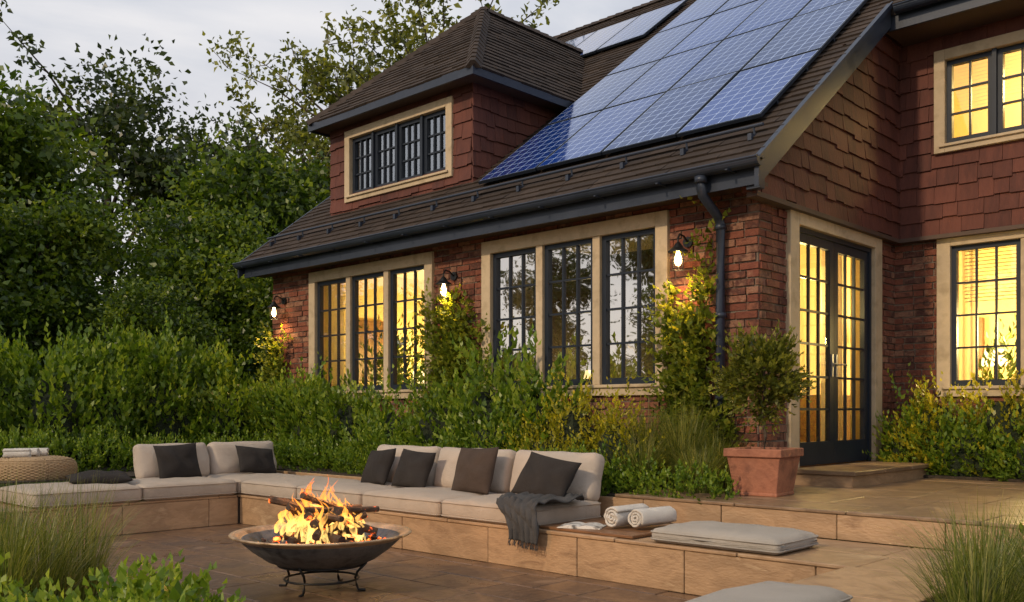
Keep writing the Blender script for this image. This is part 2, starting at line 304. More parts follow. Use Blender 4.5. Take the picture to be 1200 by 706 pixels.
def tree(name,loc,h,cr,cb,nl,nc,nleaf,leaf,mat,cl=.55,trunk_r=.2,seed=1,lobr=.5,airy=False,whips=0):
    rd=random.Random(seed); e=empty(name,loc)
    m=MB(); top=h*.9
    path=[];x=y=0
    for i in range(7):
        path.append((x,y,top*i/6)); x+=rd.uniform(-.12,.12)*h*.08; y+=rd.uniform(-.12,.12)*h*.08
    m.tube(path,[trunk_r*(1-.88*i/6) for i in range(7)],8)
    C=[]; CW=[]
    for l in range(nl):
        f=rd.random(); zz=cb+(h-cb)*(.08+.84*f); wr=cr*(math.sin(math.pi*min(1,.22+.72*f))**.7)
        a=rd.uniform(0,6.283); rr=wr*rd.uniform(.35,.95)*(.75 if not airy else 1)
        lc=Vector((rr*math.cos(a),rr*math.sin(a),zz)); lr=cr*lobr*rd.uniform(.6,1.15)
        i=min(6,max(1,int(6*(zz-rr*.7)/top))); p0=Vector(path[i]); mid=(p0+lc)/2+Vector((rd.uniform(-.2,.2),rd.uniform(-.2,.2),rd.uniform(-.1,.3)))*.6
        m.tube([p0,mid,lc],[trunk_r*.33,trunk_r*.2,trunk_r*.08],5,False)
        n=nc//nl
        for q in range(n):
            v=Vector((rd.gauss(0,1),rd.gauss(0,1),rd.gauss(0,1)));v.normalize(); v*=lr*rd.random()**.45; v.z*=.8
            if airy: v=Vector((v.x*.8,v.y*.8,v.z*1.5))
            c=lc+v; C.append(c)
            if q%3==0 or airy: m.tube([lc,(lc+c)/2+Vector((0,0,-.05)),c],[trunk_r*.08,trunk_r*.05,trunk_r*.02],4,False)
    for q in range(whips):
        f=rd.uniform(.35,1); p0=Vector(path[min(6,int(2+4*f))]); a=rd.uniform(0,6.283); d=Vector((math.cos(a),math.sin(a),rd.uniform(.35,1.3))).normalized()
        Lw=cr*rd.uniform(1.0,1.7); pts=[p0+d*Lw*t+Vector((rd.uniform(-.06,.06),rd.uniform(-.06,.06),.25*math.sin(t*2.6)))*Lw*.3 for t in (0,.2,.4,.6,.8,1)]
        m.tube(pts,[trunk_r*.3,trunk_r*.22,trunk_r*.16,trunk_r*.11,trunk_r*.07,trunk_r*.03],5,False)
        for j in (2,3,4,5):
            for s in range(2):
                tp=pts[j]+Vector((rd.uniform(-1,1),rd.uniform(-1,1),rd.uniform(-.2,1)))*Lw*.16
                m.tube([pts[j],(pts[j]+tp)/2+Vector((0,0,.05)),tp],[trunk_r*.08,trunk_r*.05,trunk_r*.025],4,False)
                for u in (.35,.7,1): CW.append(tuple(pts[j].lerp(tp,u)))
            CW.append(tuple(pts[j]))
    m.build('trunk',M['bark'],e,True,fix=False)
    C=np.array([tuple(c) for c in C]); n=len(C)
    rad=cl*(.6+.8*rng.random(n)); off=rng.normal(size=(n,nleaf,3))*.55; off[...,2]*=.7
    P=(C[:,None,:]+off*rad[:,None,None]).reshape(-1,3); t=np.repeat(rng.random(n),nleaf); oo=off.reshape(-1,3)
    if CW:
        W=np.array(CW); o2=rng.normal(size=(len(W),7,3))*.12; P=np.concatenate([P,(W[:,None,:]+o2).reshape(-1,3)]); t=np.concatenate([t,np.repeat(rng.random(len(W)),7)]); oo=np.concatenate([oo,o2.reshape(-1,3)])
    D=nrm(rng.normal(size=P.shape)+oo*.6+np.array([0,0,-.15])); S=side_of(D)
    ln=leaf*(.6+.8*rng.random(len(P)))
    quadmesh('leaves',leafV(P,D,S,ln,ln*.6),np.clip(t,0,1),mat,e)
    return e
def clone(src,name,loc,rz,s):
    e=empty(name,loc); e.rotation_euler=(0,0,rz); e.scale=(s,s,s)
    for c in src.children:
        o=bpy.data.objects.new(c.name,c.data); link(o,e)
    return e
def grassclump(name,loc,n,h,spread,mat,w=.008,base=.12,lean=.5):
    e=empty(name,loc)
    a=rng.random(n)*6.283; r=base*np.sqrt(rng.random(n)); P=np.stack([r*np.cos(a),r*np.sin(a),np.zeros(n)],1)
    a2=a+rng.normal(size=n)*.6; out=np.stack([np.cos(a2),np.sin(a2),np.zeros(n)],1)
    hh=h*(.55+.55*rng.random(n)); sp=spread*(rng.random(n)**.8)
    sd=np.stack([-np.sin(a2),np.cos(a2),np.zeros(n)],1); Vs=[]; k=5
    def pt(t): return P+out*(sp*t**2.0)[:,None]+np.array([0,0,1.])*(hh*(t-.28*lean*t**3*(sp/spread)*1.6))[:,None]
    for i in range(k):
        t0,t1=i/k,(i+1)/k; p0,p1=pt(t0),pt(t1); w0,w1=w*(1-t0)**.6,w*(1-t1)**.6+.0006
        Vs.append(np.stack([p0-sd*w0/2,p0+sd*w0/2,p1+sd*w1/2,p1-sd*w1/2],1))
    tint=rng.random(n); quadmesh('blades',np.concatenate(Vs),np.tile(tint,k),mat,e); return e
# ------------------------------------------------------------------ GROUND
g=MB(); hi=.5; lo=-.03
g.face((-400,-400,hi),(-10.42,-400,hi),(-10.42,400,hi),(-400,400,hi))
g.face((-10.42,6.53,hi),(400,6.53,hi),(400,400,hi),(-10.42,400,hi))
g.face((-10.42,-400,lo),(400,-400,lo),(400,6.53,lo),(-10.42,6.53,lo))
g.face((-10.42,-400,lo),(-10.42,6.53,lo),(-10.42,6.53,hi),(-10.42,-400,hi))
g.face((-10.42,6.53,lo),(400,6.53,lo),(400,6.53,hi),(-10.42,6.53,hi))
g.build('ground',M['grassg'])
sb=MB(); sb.box(-13.6,-10.43,-2,7.9,.49,.512); sb.box(-12.9,-5.0,6.56,8.02,.49,.518); sb.box(-4.3,6,10.35,11.3,.5,.56); sb.box(-7.2,-3.4,.6,2.5,-.02,.05)
sb.build('planting_soil',M['soil'])
def tiles(name,x0,x1,y0,y1,z0,z1,mat,parent=None,sizes=(.4,.6),lens=(.4,.6,.9),gap=.007,along='x'):
    m=MB(); a0,a1,b0,b1=(x0,x1,y0,y1) if along=='x' else (y0,y1,x0,x1)
    b=b0
    while b<b1-.01:
        bh=min(random.choice(sizes),b1-b); 
        if b1-b-bh<.12: bh=b1-b
        a=a0-random.random()*.4
        while a<a1-.01:
            l=random.choice(lens); s,e=max(a,a0),min(a+l,a1); dz=random.uniform(-.002,.002)
            if e-s>.02:
                if along=='x': m.box(s+gap/2,e-gap/2,b+gap/2,b+bh-gap/2,z0,z1+dz)
                else: m.box(b+gap/2,b+bh-gap/2,s+gap/2,e-gap/2,z0,z1+dz)
            a+=l
        b+=bh
    o=m.build(name,mat,parent)
    bv=o.modifiers.new('bv','BEVEL'); bv.width=.006; bv.segments=1
    return o
patio=empty('patio_floor'); g=MB(); g.box(-9.4,2.5,-3,5.5,-.025,-.008); g.build('grout',M['grout'],patio)
tiles('paving_slabs',-9.37,2.4,-2.5,5.47,-.016,0,M['pave'],patio)
ter=empty('terrace'); g=MB(); g.box(-4.93,6,6.54,10.35,.49,.518); g.build('grout',M['grout'],ter)
tiles('paving_slabs',-4.95,6,6.50,10.35,.505,.53,M['pave2'],ter,sizes=(.5,.75),lens=(.6,.9,1.2))
bench=empty('stone_bench'); g=MB()
g.box(-10.41,6,5.48,6.5,-.02,.3); g.box(-10.41,-9.38,-3,5.48,-.02,.3); g.box(-2.38,-1.7,1.5,5.48,-.02,.3)
g.build('core',M['grout'],bench)
tiles('seat_top',-10.4,6,5.45,6.5,.295,.322,M['trav'],bench,sizes=(.53,),lens=(.8,1.0))
tiles('seat_top_left',-10.4,-9.36,-3,5.44,.295,.322,M['trav'],bench,sizes=(.52,),lens=(.8,1.0),along='y')
tiles('seat_top_arm',-2.4,-1.7,1.5,5.44,.295,.322,M['trav'],bench,sizes=(.7,),lens=(.8,1.0),along='y')
fr=MB()
def clad(F,u0,u1,z0,z1,ln=(.75,.95,1.1),g_=.006):
    u=u0
    while u<u1-.01:
        e=min(u+random.choice(ln),u1); F(u+g_/2,e-g_/2,z0,z1); u=e
clad(lambda a,b,c,d:fr.box(a,b,5.462+random.uniform(-.003,.003),5.485,c,d),-9.36,-2.4,0,.292)
clad(lambda a,b,c,d:fr.box(-9.385,-9.366,a,b,c,d),-3,5.45,0,.292)
clad(lambda a,b,c,d:fr.box(-2.39,-2.375,a,b,c,d),1.5,5.45,0,.292)
clad(lambda a,b,c,d:fr.box(a,b,6.512+random.uniform(-.003,.003),6.53,c,d),-10.4,6,.322,.502)
o=fr.build('riser_stone',M['trav'],bench); bv=o.modifiers.new('bv','BEVEL'); bv.width=.005; bv.segments=1
g=MB(); g.box(-1.69,2.2,1.5,5.44,-.02,.30); g.build('planter_bed_soil',M['soil'])
# ------------------------------------------------------------------ HOUSE
house=empty('brick_house')
def Ff(y): return lambda m,u0,u1,w0,w1,z0,z1: m.box(u0,u1,y-w1,y-w0,z0,z1)
def Fs(x): return lambda m,u0,u1,w0,w1,z0,z1: m.box(x+w0,x+w1,u0,u1,z0,z1)
YF=8.03; XS=-4.40; YW=11.31; YD=8.54
def openseg(u0,u1,z,ops):
    segs=[(u0,u1)]
    for (a,b,c,d) in ops:
        if c<z<d:
            ns=[]
            for s,e in segs:
                if b<=s or a>=e: ns.append((s,e)); continue
                if a>s: ns.append((s,a))
                if b<e: ns.append((b,e))
            segs=ns
    return segs
def bricks(B,m,u0,u1,z0,z1,ops,seed=0):
    rd=random.Random(seed); z=z0;r=0
    while z<z1-.02:
        hgt=min(.065,z1-z)
        for s,e in openseg(u0,u1,z+.033,ops):
            u=s-(.115 if r%2 else 0)-rd.random()*.02
            while u<e:
                l=.222+rd.uniform(-.012,.012)
                if rd.random()<.12: l=.11
                a,b=max(u,s),min(u+l,e)
                if b-a>.02:
                    w=rd.uniform(-.006,.014)
                    B(m,a,b,-.03,w,z+rd.uniform(-.003,.003),z+hgt+rd.uniform(-.005,.003))
                u+=l+.013
        z+=.078;r+=1
def backing(B,m,u0,u1,z0,z1,ops,t=.25):
    us=sorted({u0,u1,*[x for o in ops for x in o[:2]]}); zs=sorted({z0,z1,*[x for o in ops for x in o[2:]]})
    us=[u for u in us if u0<=u<=u1]; zs=[z for z in zs if z0<=z<=z1]
    for i in range(len(us)-1):
        for j in range(len(zs)-1):
            cu,cz=(us[i]+us[i+1])/2,(zs[j]+zs[j+1])/2
            if any(o[0]<cu<o[1] and o[2]<cz<o[3] for o in ops): continue
            B(m,us[i],us[i+1],-t,-.014,zs[j],zs[j+1])
zt,zb=H+2.046,H+.165
front_ops=[(-8.09,-5.40,zb,zt),(-11.73,-8.99,zb,zt)]
side_ops=[(8.57,10.82,.5,H+2.056)]
wing_ops=[(-3.90,-1.2,zb,zt)]
wingU_ops=[(-3.90,-1.55,H+2.96,H+4.14)]
dorm_ops=[(-11.53,-9.16,H+3.13,H+4.2)]
sh=lambda ops,d=.06:[(a+d,b-d,c+d,e-d) for a,b,c,e in ops]
bk=MB()
bricks(Ff(YF),bk,-12.77,-4.402,.5,H+2.32,sh(front_ops),1)
bricks(Fs(XS),bk,YF+.03,YW,.5,H+2.08,sh(side_ops),2)
bricks(Ff(YW),bk,-4.40,6.5,.5,H+2.08,sh(wing_ops),3)
bk.build('brickwork',M['brick'],house,fix=False)
mo=MB()
backing(Ff(YF),mo,-12.77,-4.414,.45,H+2.4,sh(front_ops))
backing(Fs(XS),mo,YF+.25,YW+.014,.45,H+2.06,sh(side_ops))
backing(Ff(YW),mo,-4.6,6.5,.45,H+2.06,sh(wing_ops))
mo.box(-12.77,-12.5,YF+.25,21,.45,H+2.35); mo.box(-12.77,6.5,21,21.2,.45,H+2.4)
mo.build('masonry',M['mortar'],house)
RZ=lambda y:H+2.30+.77*(y-7.65)
YR=14.6
def wshingles(B_pt,m,u0,u1,z0,z1,ops,top=None,seed=0,ex=.19,bottom=None):
    rd=random.Random(seed); z=z0; r=0
    while z<z1:
        for s,e in openseg(u0,u1,z+ex*.5,ops):
            u=s-rd.random()*.2
            while u<e:
                l=rd.choice((.16,.2,.24,.28)); a,b=max(u,s),min(u+l,e)-.004
                if b-a>.02:
                    dz=rd.choice((0,0,.012,-.014,.02)); zl=zr=z+ex+.03; za=zb_=z-dz
                    if top: zl=min(zl,top(a)); zr=min(zr,top(b))
                    if bottom: za=max(za,bottom(a)); zb_=max(zb_,bottom(b))
                    if zl>za+.005 or zr>zb_+.005:
                        zl=max(zl,za+.002); zr=max(zr,zb_+.002)
                        wo=.036+rd.uniform(-.004,.006); 
                        m.hexa([B_pt(a,0,za),B_pt(b,0,zb_),B_pt(b,wo,zb_),B_pt(a,wo,za),B_pt(a,0,zl),B_pt(b,0,zr),B_pt(b,.012,zr),B_pt(a,.012,zl)])
                u+=l
        z+=ex;r+=1
ws=MB()
top_side=lambda y:RZ(y)-.16
wshingles(lambda u,w,z:(-4.33+w,u,z),ws,7.78,11.25,H+2.03,H+5.4,[],top=top_side,seed=5)
wshingles(lambda u,w,z:(u,11.24-w,z),ws,-4.33,6.5,H+2.03,H+4.6,sh(wingU_ops),seed=6)
wshingles(lambda u,w,z:(u,YD-w,z),ws,-11.93,-8.80,H+2.85,H+4.32,sh(dorm_ops),seed=7)
wshingles(lambda u,w,z:(-8.80+w,u,z),ws,YD-.03,10.6,H+2.85,H+4.32,[],seed=8,bottom=lambda y:RZ(y)-.05)
wshingles(lambda u,w,z:(-11.93-w,u,z),ws,YD,10.6,H+2.85,H+4.32,[],seed=9,bottom=lambda y:RZ(y)-.05)
ws.build('wood_shingle_cladding',M['shingle'],house)
sw=MB()
p=[(7.8,H+2.03),(11.24,H+2.03),(11.24,RZ(11.24)-.15),(7.8,max(H+2.04,RZ(7.8)-.15))]
sw.v+=[(-4.33,y,z) for y,z in p]+[(-4.45,y,z) for y,z in p]
sw.f+=[(0,1,2,3),(7,6,5,4),(0,4,5,1),(1,5,6,2),(2,6,7,3),(3,7,4,0)]
backing(Ff(11.24+.012),sw,-4.44,6.5,H+2.05,H+4.75,sh(wingU_ops),.2)
backing(Ff(YD+.012),sw,-11.92,-8.81,H+2.7,H+4.3,sh(dorm_ops),.15)
sw.box(-8.95,-8.805,YD+.15,10.6,H+2.6,H+4.3); sw.box(-11.925,-11.78,YD+.15,10.6,H+2.6,H+4.3)
sw.build('sheathing',M['shingle'],house)
tb=MB(); tb.box(-4.40,-4.29,7.80,11.2,H+1.985,H+2.03); tb.box(-4.29,6.5,11.17,11.32,H+1.985,H+2.03)
tb.build('cladding_drip_board',M['soffit'],house)
rf=MB()
def slab(x0,x1,y0,y1,t=.12):
    z0,z1=RZ(y0),RZ(y1)
    rf.hexa([(x0,y0,z0-t),(x1,y0,z0-t),(x1,y1,z1-t),(x0,y1,z1-t),(x0,y0,z0-.01),(x1,y0,z0-.01),(x1,y1,z1-.01),(x0,y1,z1-.01)])
slab(-13.0,-4.22,7.68,YR); slab(-4.22,6.6,10.62,YR)
zr=RZ(YR); rf.hexa([(-13,YR,zr-.12),(6.6,YR,zr-.12),(6.6,21.6,zr-.12-.77*7),(-13,21.6,zr-.12-.77*7),(-13,YR,zr),(6.6,YR,zr),(6.6,21.6,zr-.77*7),(-13,21.6,zr-.77*7)])
rf.face((-12.7,8.03,H+2.3),(-12.7,21.1,H+2.3),(-12.7,YR,zr-.1))
rf.build('roof_deck',M['roofbase'],house)
rt=MB()
def rtiles(m,O,U,S,smax,ulo,uhi,ex=.155,seed=0,wds=(.26,.3,.34)):
    rd=random.Random(seed); O,U,S=Vector(O),Vector(U).normalized(),Vector(S).normalized(); Nn=U.cross(S).normalized()
    if Nn.z<0: Nn=-Nn
    s=0;r=0
    while s<smax:
        s1=min(s+ex+.03,smax); u=min(ulo(s),ulo(s1))-(.15 if r%2 else 0)-rd.random()*.05; ue=max(uhi(s),uhi(s1))
        while u<ue:
            l=rd.choice(wds); u2=u+l-.005; j=rd.uniform(-.007,.007)
            c=lambda uu,ss:min(max(uu,ulo(ss)),uhi(ss))
            a0,b0,a1,b1=c(u,s),c(u2,s),c(u,s1),c(u2,s1)
            if (b0-a0)>.01 or (b1-a1)>.01:
                ho=.028+rd.uniform(-.005,.005)
                P=lambda uu,ss,h:O+U*uu+S*ss+Nn*h
                m.hexa([P(a0,s+j,0),P(b0,s+j,0),P(b1,s1,0),P(a1,s1,0),P(a0,s+j,ho),P(b0,s+j,ho),P(b1,s1,.008),P(a1,s1,.008)])
            u+=l
        s+=ex;r+=1
Sl=math.hypot(1,.77)
rtiles(rt,(-13.05,7.62,RZ(7.62)),(1,0,0),(0,1,.77),(YR-7.62)*Sl,lambda s:0,lambda s:8.87,seed=21)
rtiles(rt,(-4.18,10.58,RZ(10.58)),(1,0,0),(0,1,.77),(YR-10.58)*Sl,lambda s:0,lambda s:10.7,seed=22)
ez=H+4.36; az=H+6.19; X0,X1=-12.10,-8.48; XM=(X0+X1)/2; Y0=8.22; YA=10.2
hw=XM-X0; rise=az-ez; fl=math.hypot(YA-Y0,rise); sl=math.hypot(hw,rise)
rtiles(rt,(X0,Y0,ez),(1,0,0),(0,YA-Y0,rise),fl,lambda s:hw*s/fl,lambda s:2*hw-hw*s/fl,seed=23,ex=.13)
ymax=lambda s:(7.65+(ez+rise*s/sl-H-2.30)/.77)-Y0+.1
rtiles(rt,(X1,Y0,ez),(0,1,0),(-hw,0,rise),sl,lambda s:(YA-Y0)*s/sl,ymax,seed=24,ex=.13)
rtiles(rt,(X0,Y0,ez),(0,1,0),(hw,0,rise),sl,lambda s:(YA-Y0)*s/sl,ymax,seed=25,ex=.13)
def caps(a,b,w=.11,seed=0):
    a,b=Vector(a),Vector(b); L_=(b-a).length; d=(b-a).normalized(); n=int(L_/.2); sd=d.cross(Vector((0,0,1))).normalized(); up=sd.cross(d)
    for i in range(n):
        p=a+d*(i*L_/n); q=a+d*((i+1.25)*L_/n); h0,h1=.05,.03
        rt.hexa([p-sd*w-up*.05,p+sd*w-up*.05,q+sd*w-up*.06,q-sd*w-up*.06,p-sd*w*.25+up*h0,p+sd*w*.25+up*h0,q+sd*w*.25+up*h1,q-sd*w*.25+up*h1])
caps((X0,Y0,ez+.02),(XM,YA,az+.02)); caps((X1,Y0,ez+.02),(XM,YA,az+.02)); caps((XM,12.75,az+.02),(XM,YA,az+.02))
caps((-13.05,YR,zr+.02),(6.6,YR,zr+.02),.13)
rt.build('roof_shingles',M['roof'],house)
dd=MB()
dd.v+=[(X0+.02,Y0+.02,ez),(X1-.02,Y0+.02,ez),(X1-.02,12.6,ez),(X0+.02,12.6,ez),(XM,YA,az-.03),(XM,12.9,az-.03)]
dd.f+=[(0,1,4),(1,2,5,4),(3,0,4,5),(0,3,2,1)]
dd.build('dormer_roof_deck',M['roofbase'],house)
so=MB(); so.box(X0+.04,X1-.04,Y0+.04,10.4,ez-.07,ez-.015)
so.box(-13.0,-4.3,7.70,8.02,H+2.10,H+2.14); so.box(-4.25,6.5,10.68,11.22,RZ(10.62)-.28,RZ(10.62)-.24)
def slopebox(m,x0,x1,y0,y1,o0,o1):
    m.hexa([(x0,y0,RZ(y0)+o0),(x1,y0,RZ(y0)+o0),(x1,y1,RZ(y1)+o0),(x0,y1,RZ(y1)+o0),(x0,y0,RZ(y0)+o1),(x1,y0,RZ(y0)+o1),(x1,y1,RZ(y1)+o1),(x0,y1,RZ(y1)+o1)])
slopebox(so,-4.34,-4.215,7.72,10.9,-.21,-.125)
so.build('soffit',M['soffit'],house)
me_=MB()
slopebox(me_,-4.21,-4.165,7.60,10.60,-.24,.035)
slopebox(me_,-4.165,-4.14,7.58,10.60,-.02,.045)
slopebox(me_,-13.08,-13.04,7.6,YR,-.2,.03)
me_.box(-13.0,-4.21,7.672,7.70,H+2.06,H+2.28)
me_.box(-4.2,6.5,10.64,10.68,RZ(10.62)-.28,RZ(10.62)-.02)
f0,f1=ez-.10,ez+.015
me_.box(X0,X1,Y0-.0,Y0+.035,f0,f1); me_.box(X1-.035,X1,Y0+.035,10.45,f0,f1); me_.box(X0,X0+.035,Y0+.035,10.45,f0,f1)
me_.box(-4.345,-4.21,7.70,7.79,H+2.03,H+2.2)
def gutter(m,p0,p1,r=.075,n=10,t=.006):
    p0,p1=Vector(p0),Vector(p1); d=(p1-p0).normalized(); sd=d.cross(Vector((0,0,1))); b=len(m.v)
    for p in (p0,p1):
        for rr in (r,r-t):
            for k in range(n+1):
                a=math.pi*k/n; m.v.append(tuple(p+sd*math.cos(a)*rr-Vector((0,0,1))*math.sin(a)*rr))
    w=n+1
    for k in range(n):
        m.f.append((b+k,b+k+1,b+2*w+k+1,b+2*w+k)); m.f.append((b+w+k,b+w+k+1,b+3*w+k+1,b+3*w+k))
    m.f.append((b,b+w,b+3*w,b+2*w)); m.f.append((b+n,b+w+n,b+3*w+n,b+2*w+n))
    for o_ in (0,2*w): m.f.append(tuple(b+o_+k for k in range(n+1)))
    m.tube([p0+sd*r,p1+sd*r],.011,6); m.tube([p0-sd*r,p1-sd*r],.008,6)
gutter(me_,(-13.08,7.59,H+2.27),(-4.14,7.59,H+2.27)); gutter(me_,(-4.1,10.56,RZ(10.6)-.05),(6.5,10.56,RZ(10.6)-.05))
for i in range(12):
    x=-12.8+i*.76; me_.box(x-.012,x+.012,7.50,7.68,H+2.19,H+2.20)
o=me_.build('gutters_and_fascia',M['metal'],house); 
ds=MB()
ds.tube([(-4.76,7.59,H+2.22),(-4.76,7.59,H+2.10),(-4.76,7.62,H+2.03),(-4.76,7.88,H+1.88),(-4.76,7.94,H+1.80),(-4.76,7.94,H+1.0),(-4.76,7.94,.56)],.046,14)
for z in (H+1.75,H+.9,H+.1): ds.tube([(-4.76,7.94,z),(-4.76,7.94,z+.05)],.054,14); ds.box(-4.78,-4.74,7.94,8.03,z+.01,z+.035)
ds.tube([(-4.76,7.59,H+2.14),(-4.76,7.59,H+2.2)],.06,14)
ds.build('downspout',M['metal'],house,True)
sg=MB(); yy=8.02
sg.tube([(-12.9,yy,RZ(yy)+.12),(-4.35,yy,RZ(yy)+.12)],.017,8)
for i in range(12):
    x=-12.7+i*.75; sg.tube([(x,yy+.02,RZ(yy)),(x,yy,RZ(yy)+.13)],.012,6); sg.box(x-.02,x+.02,yy-.08,yy+.12,RZ(yy)-.03,RZ(yy)+.035)
sg.build('snow_guard_rail',M['metal'],house)
# ------------------------------------------------------------------ windows
WB={'trim':MB(),'sash':MB(),'rev':MB(),'hand':MB()}
def glassface(m,B,u0,u1,z0,z1,w):
    t=MB(); B(t,u0,u1,w,w+.001,z0,z1); v=t.v
    xs_=[p[0] for p in v]; ys_=[p[1] for p in v]
    if max(xs_)-min(xs_)>max(ys_)-min(ys_):
        y=min(ys_); m.face((u0,y,z0),(u1,y,z0),(u1,y,z1),(u0,y,z1))
    else:
        x=max(xs_); m.face((x,u0,z0),(x,u1,z0),(x,u1,z1),(x,u0,z1))
GL={'a':MB(),'b':MB(),'d':MB(),'m':MB()}
def window(B,u0,u1,z0,z1,ns,cols,rows,tr=.15,mu=.10,po=.05,gl='a',wo=0,depth=.24):
    T=WB['trim'];S=WB['sash']
    w1=po+wo
    B(T,u0,u0+tr,-.10+wo,w1,z0,z1); B(T,u1-tr,u1,-.10+wo,w1,z0,z1)
    B(T,u0+tr,u1-tr,-.10+wo,w1+.002,z1-tr,z1); B(T,u0+tr,u1-tr,-.10+wo,w1+.002,z0,z0+tr*.8)
    B(T,u0+tr*.5,u1-tr*.5,w1+.002,w1+.03,z0+tr*.8-.035,z0+tr*.8-.003)
    for (a,b,c,d) in ((u0+tr-.02,u0+tr+.001,z0+tr,z1-tr),(u1-tr-.001,u1-tr+.02,z0+tr,z1-tr)): B(WB['rev'],a,b,-depth+wo,-.101+wo,c,d)
    iu0,iu1=u0+tr,u1-tr; iz0,iz1=z0+tr*.8,z1-tr; W=(iu1-iu0-mu*(ns-1))/ns
    for i in range(ns):
        a=iu0+i*(W+mu); b=a+W
        if i<ns-1 and mu>.05: B(T,b,b+mu,-.10+wo,w1-.012,iz0,iz1)
        elif i<ns-1: B(S,b,b+mu,-.08+wo,w1-.03,iz0,iz1)
        fw=.055; q0,q1=-.075+wo,-.005+wo
        B(S,a,a+fw,q0,q1,iz0,iz1);B(S,b-fw,b,q0,q1,iz0,iz1);B(S,a+fw,b-fw,q0,q1,iz0,iz0+fw+.015);B(S,a+fw,b-fw,q0,q1,iz1-fw,iz1)
        ga,gb,gz0,gz1=a+fw,b-fw,iz0+fw+.015,iz1-fw
        for c in range(1,cols): x=ga+(gb-ga)*c/cols; B(S,x-.011,x+.011,q0+.02,q1-.012,gz0,gz1)
        for r in range(1,rows):
            z=gz0+(gz1-gz0)*r/rows; B(S,ga,gb,q0+.022,q1-.015,z-.011,z+.011)
        glassface(GL[gl],B,ga-.01,gb+.01,gz0-.01,gz1+.01,-.043+wo)
window(Ff(YF),*front_ops[0],3,3,4,gl='b'); window(Ff(YF),*front_ops[1],3,3,4,gl='m')
window(Ff(YW),*wing_ops[0],3,3,4); window(Ff(11.24),*wingU_ops[0],4,2,3,tr=.12,mu=.045,po=.07)
window(Ff(YD),*dorm_ops[0],4,3,3,tr=.12,mu=.04,gl='d',po=.06)
B=Fs(XS); T=WB['trim'];S=WB['sash']; u0,u1,zD=8.57,10.82,H+2.056; tr=.19
B(T,u0,u0+tr,-.12,.05,.68,zD); B(T,u1-tr,u1,-.12,.05,.68,zD); B(T,u0+tr,u1-tr,-.12,.052,zD-tr,zD)
B(WB['rev'],u0+tr-.02,u0+tr+.001,-.25,-.121,.68,zD-tr);B(WB['rev'],u1-tr-.001,u1-tr+.02,-.25,-.121,.68,zD-tr)
iu0,iu1,iz0,iz1=u0+tr,u1-tr,.68,zD-tr
B(S,iu0,iu0+.05,-.1,0,iz0,iz1);B(S,iu1-.05,iu1,-.1,0,iz0,iz1);B(S,iu0+.05,iu1-.05,-.1,0,iz1-.05,iz1)
mid=(iu0+iu1)/2
for a,b in ((iu0+.053,mid-.003),(mid+.003,iu1-.053)):
    fw=.095;q0,q1=-.075,-.02; z0,z1=iz0+.01,iz1-.053
    B(S,a,a+fw,q0,q1,z0,z1);B(S,b-fw,b,q0,q1,z0,z1);B(S,a+fw,b-fw,q0,q1,z0,z0+.24);B(S,a+fw,b-fw,q0,q1,z1-fw,z1)
    ga,gb,gz0,gz1=a+fw,b-fw,z0+.24,z1-fw
    for c in range(1,3): x=ga+(gb-ga)*c/3; B(S,x-.012,x+.012,q0+.015,q1-.01,gz0,gz1)
    for r in range(1,6): z=gz0+(gz1-gz0)*r/6; B(S,ga,gb,q0+.017,q1-.012,z-.012,z+.012)
    glassface(GL['a'],B,ga-.01,gb+.01,gz0-.01,gz1+.01,-.045)
for x in (mid-.05,mid+.05):
    B(WB['hand'],x-.018,x+.018,-.02,-.008,1.62,1.86); s_=1 if x>mid else -1
    WB['hand'].tube([(XS-.01,x,1.75),(XS+.045,x,1.75),(XS+.05,x+s_*.12,1.75)],.010,8)
WB['trim'].build('window_trim',M['trim'],house); WB['sash'].build('window_and_door_frames',M['sash'],house)
WB['rev'].build('window_reveals',M['plaster'],house); WB['hand'].build('door_handles',M['alu'],house)
GL['a'].build('window_glass',M['glass'],house,fix=False); GL['b'].build('window_glass_reflective',M['glassr'],house,fix=False); GL['d'].build('dormer_glass',M['glassd'],house,fix=False); GL['m'].build('window_glass_semi',M['glassm'],house,fix=False)
for o in house.children:
    if o.name.startswith('window_trim'):
        bv=o.modifiers.new('bv','BEVEL'); bv.width=.006; bv.segments=2
st=empty('door_step'); tiles('step_slab',-4.39,-3.68,8.52,10.86,.64,.682,M['pave2'],st,sizes=(.71,),lens=(.8,)); m=MB(); m.box(-4.39,-3.72,8.55,10.83,.52,.638); m.build('step_riser',M['trav'],st)
# ------------------------------------------------------------------ interiors
it=MB(); 
it.box(-12.5,-8.62,11.0,11.1,.6,H+2.3); it.box(-12.5,-12.4,8.3,11.0,.6,H+2.3); it.box(-8.70,-8.62,8.3,11.0,.6,H+2.3)
it.box(-5.55,-5.47,8.29,14.0,.6,H+2.3); it.box(-5.47,6.4,14.0,14.1,.6,H+2.3) 
it.box(6.3,6.4,11.6,14.0,.6,H+4.6); it.box(-4.7,6.3,13.2,13.3,H+2.45,H+4.6); it.box(-4.7,-4.6,11.6,13.2,H+2.45,H+4.6)
it.build('interior_walls',M['plaster'],house)
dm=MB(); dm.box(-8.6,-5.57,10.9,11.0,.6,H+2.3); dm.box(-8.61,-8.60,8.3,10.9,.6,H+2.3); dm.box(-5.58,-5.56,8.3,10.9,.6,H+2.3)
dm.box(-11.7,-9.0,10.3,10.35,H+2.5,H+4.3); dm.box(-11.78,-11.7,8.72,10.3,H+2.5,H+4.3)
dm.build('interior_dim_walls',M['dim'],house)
cl=MB(); cl.box(-12.5,-4.66,8.29,14.1,H+2.28,H+2.33); cl.box(-4.66,6.4,11.58,14.1,H+2.28,H+2.34); cl.box(-4.7,6.4,11.46,13.3,H+4.6,H+4.64)
cl.build('ceiling',M['plaster'],house)
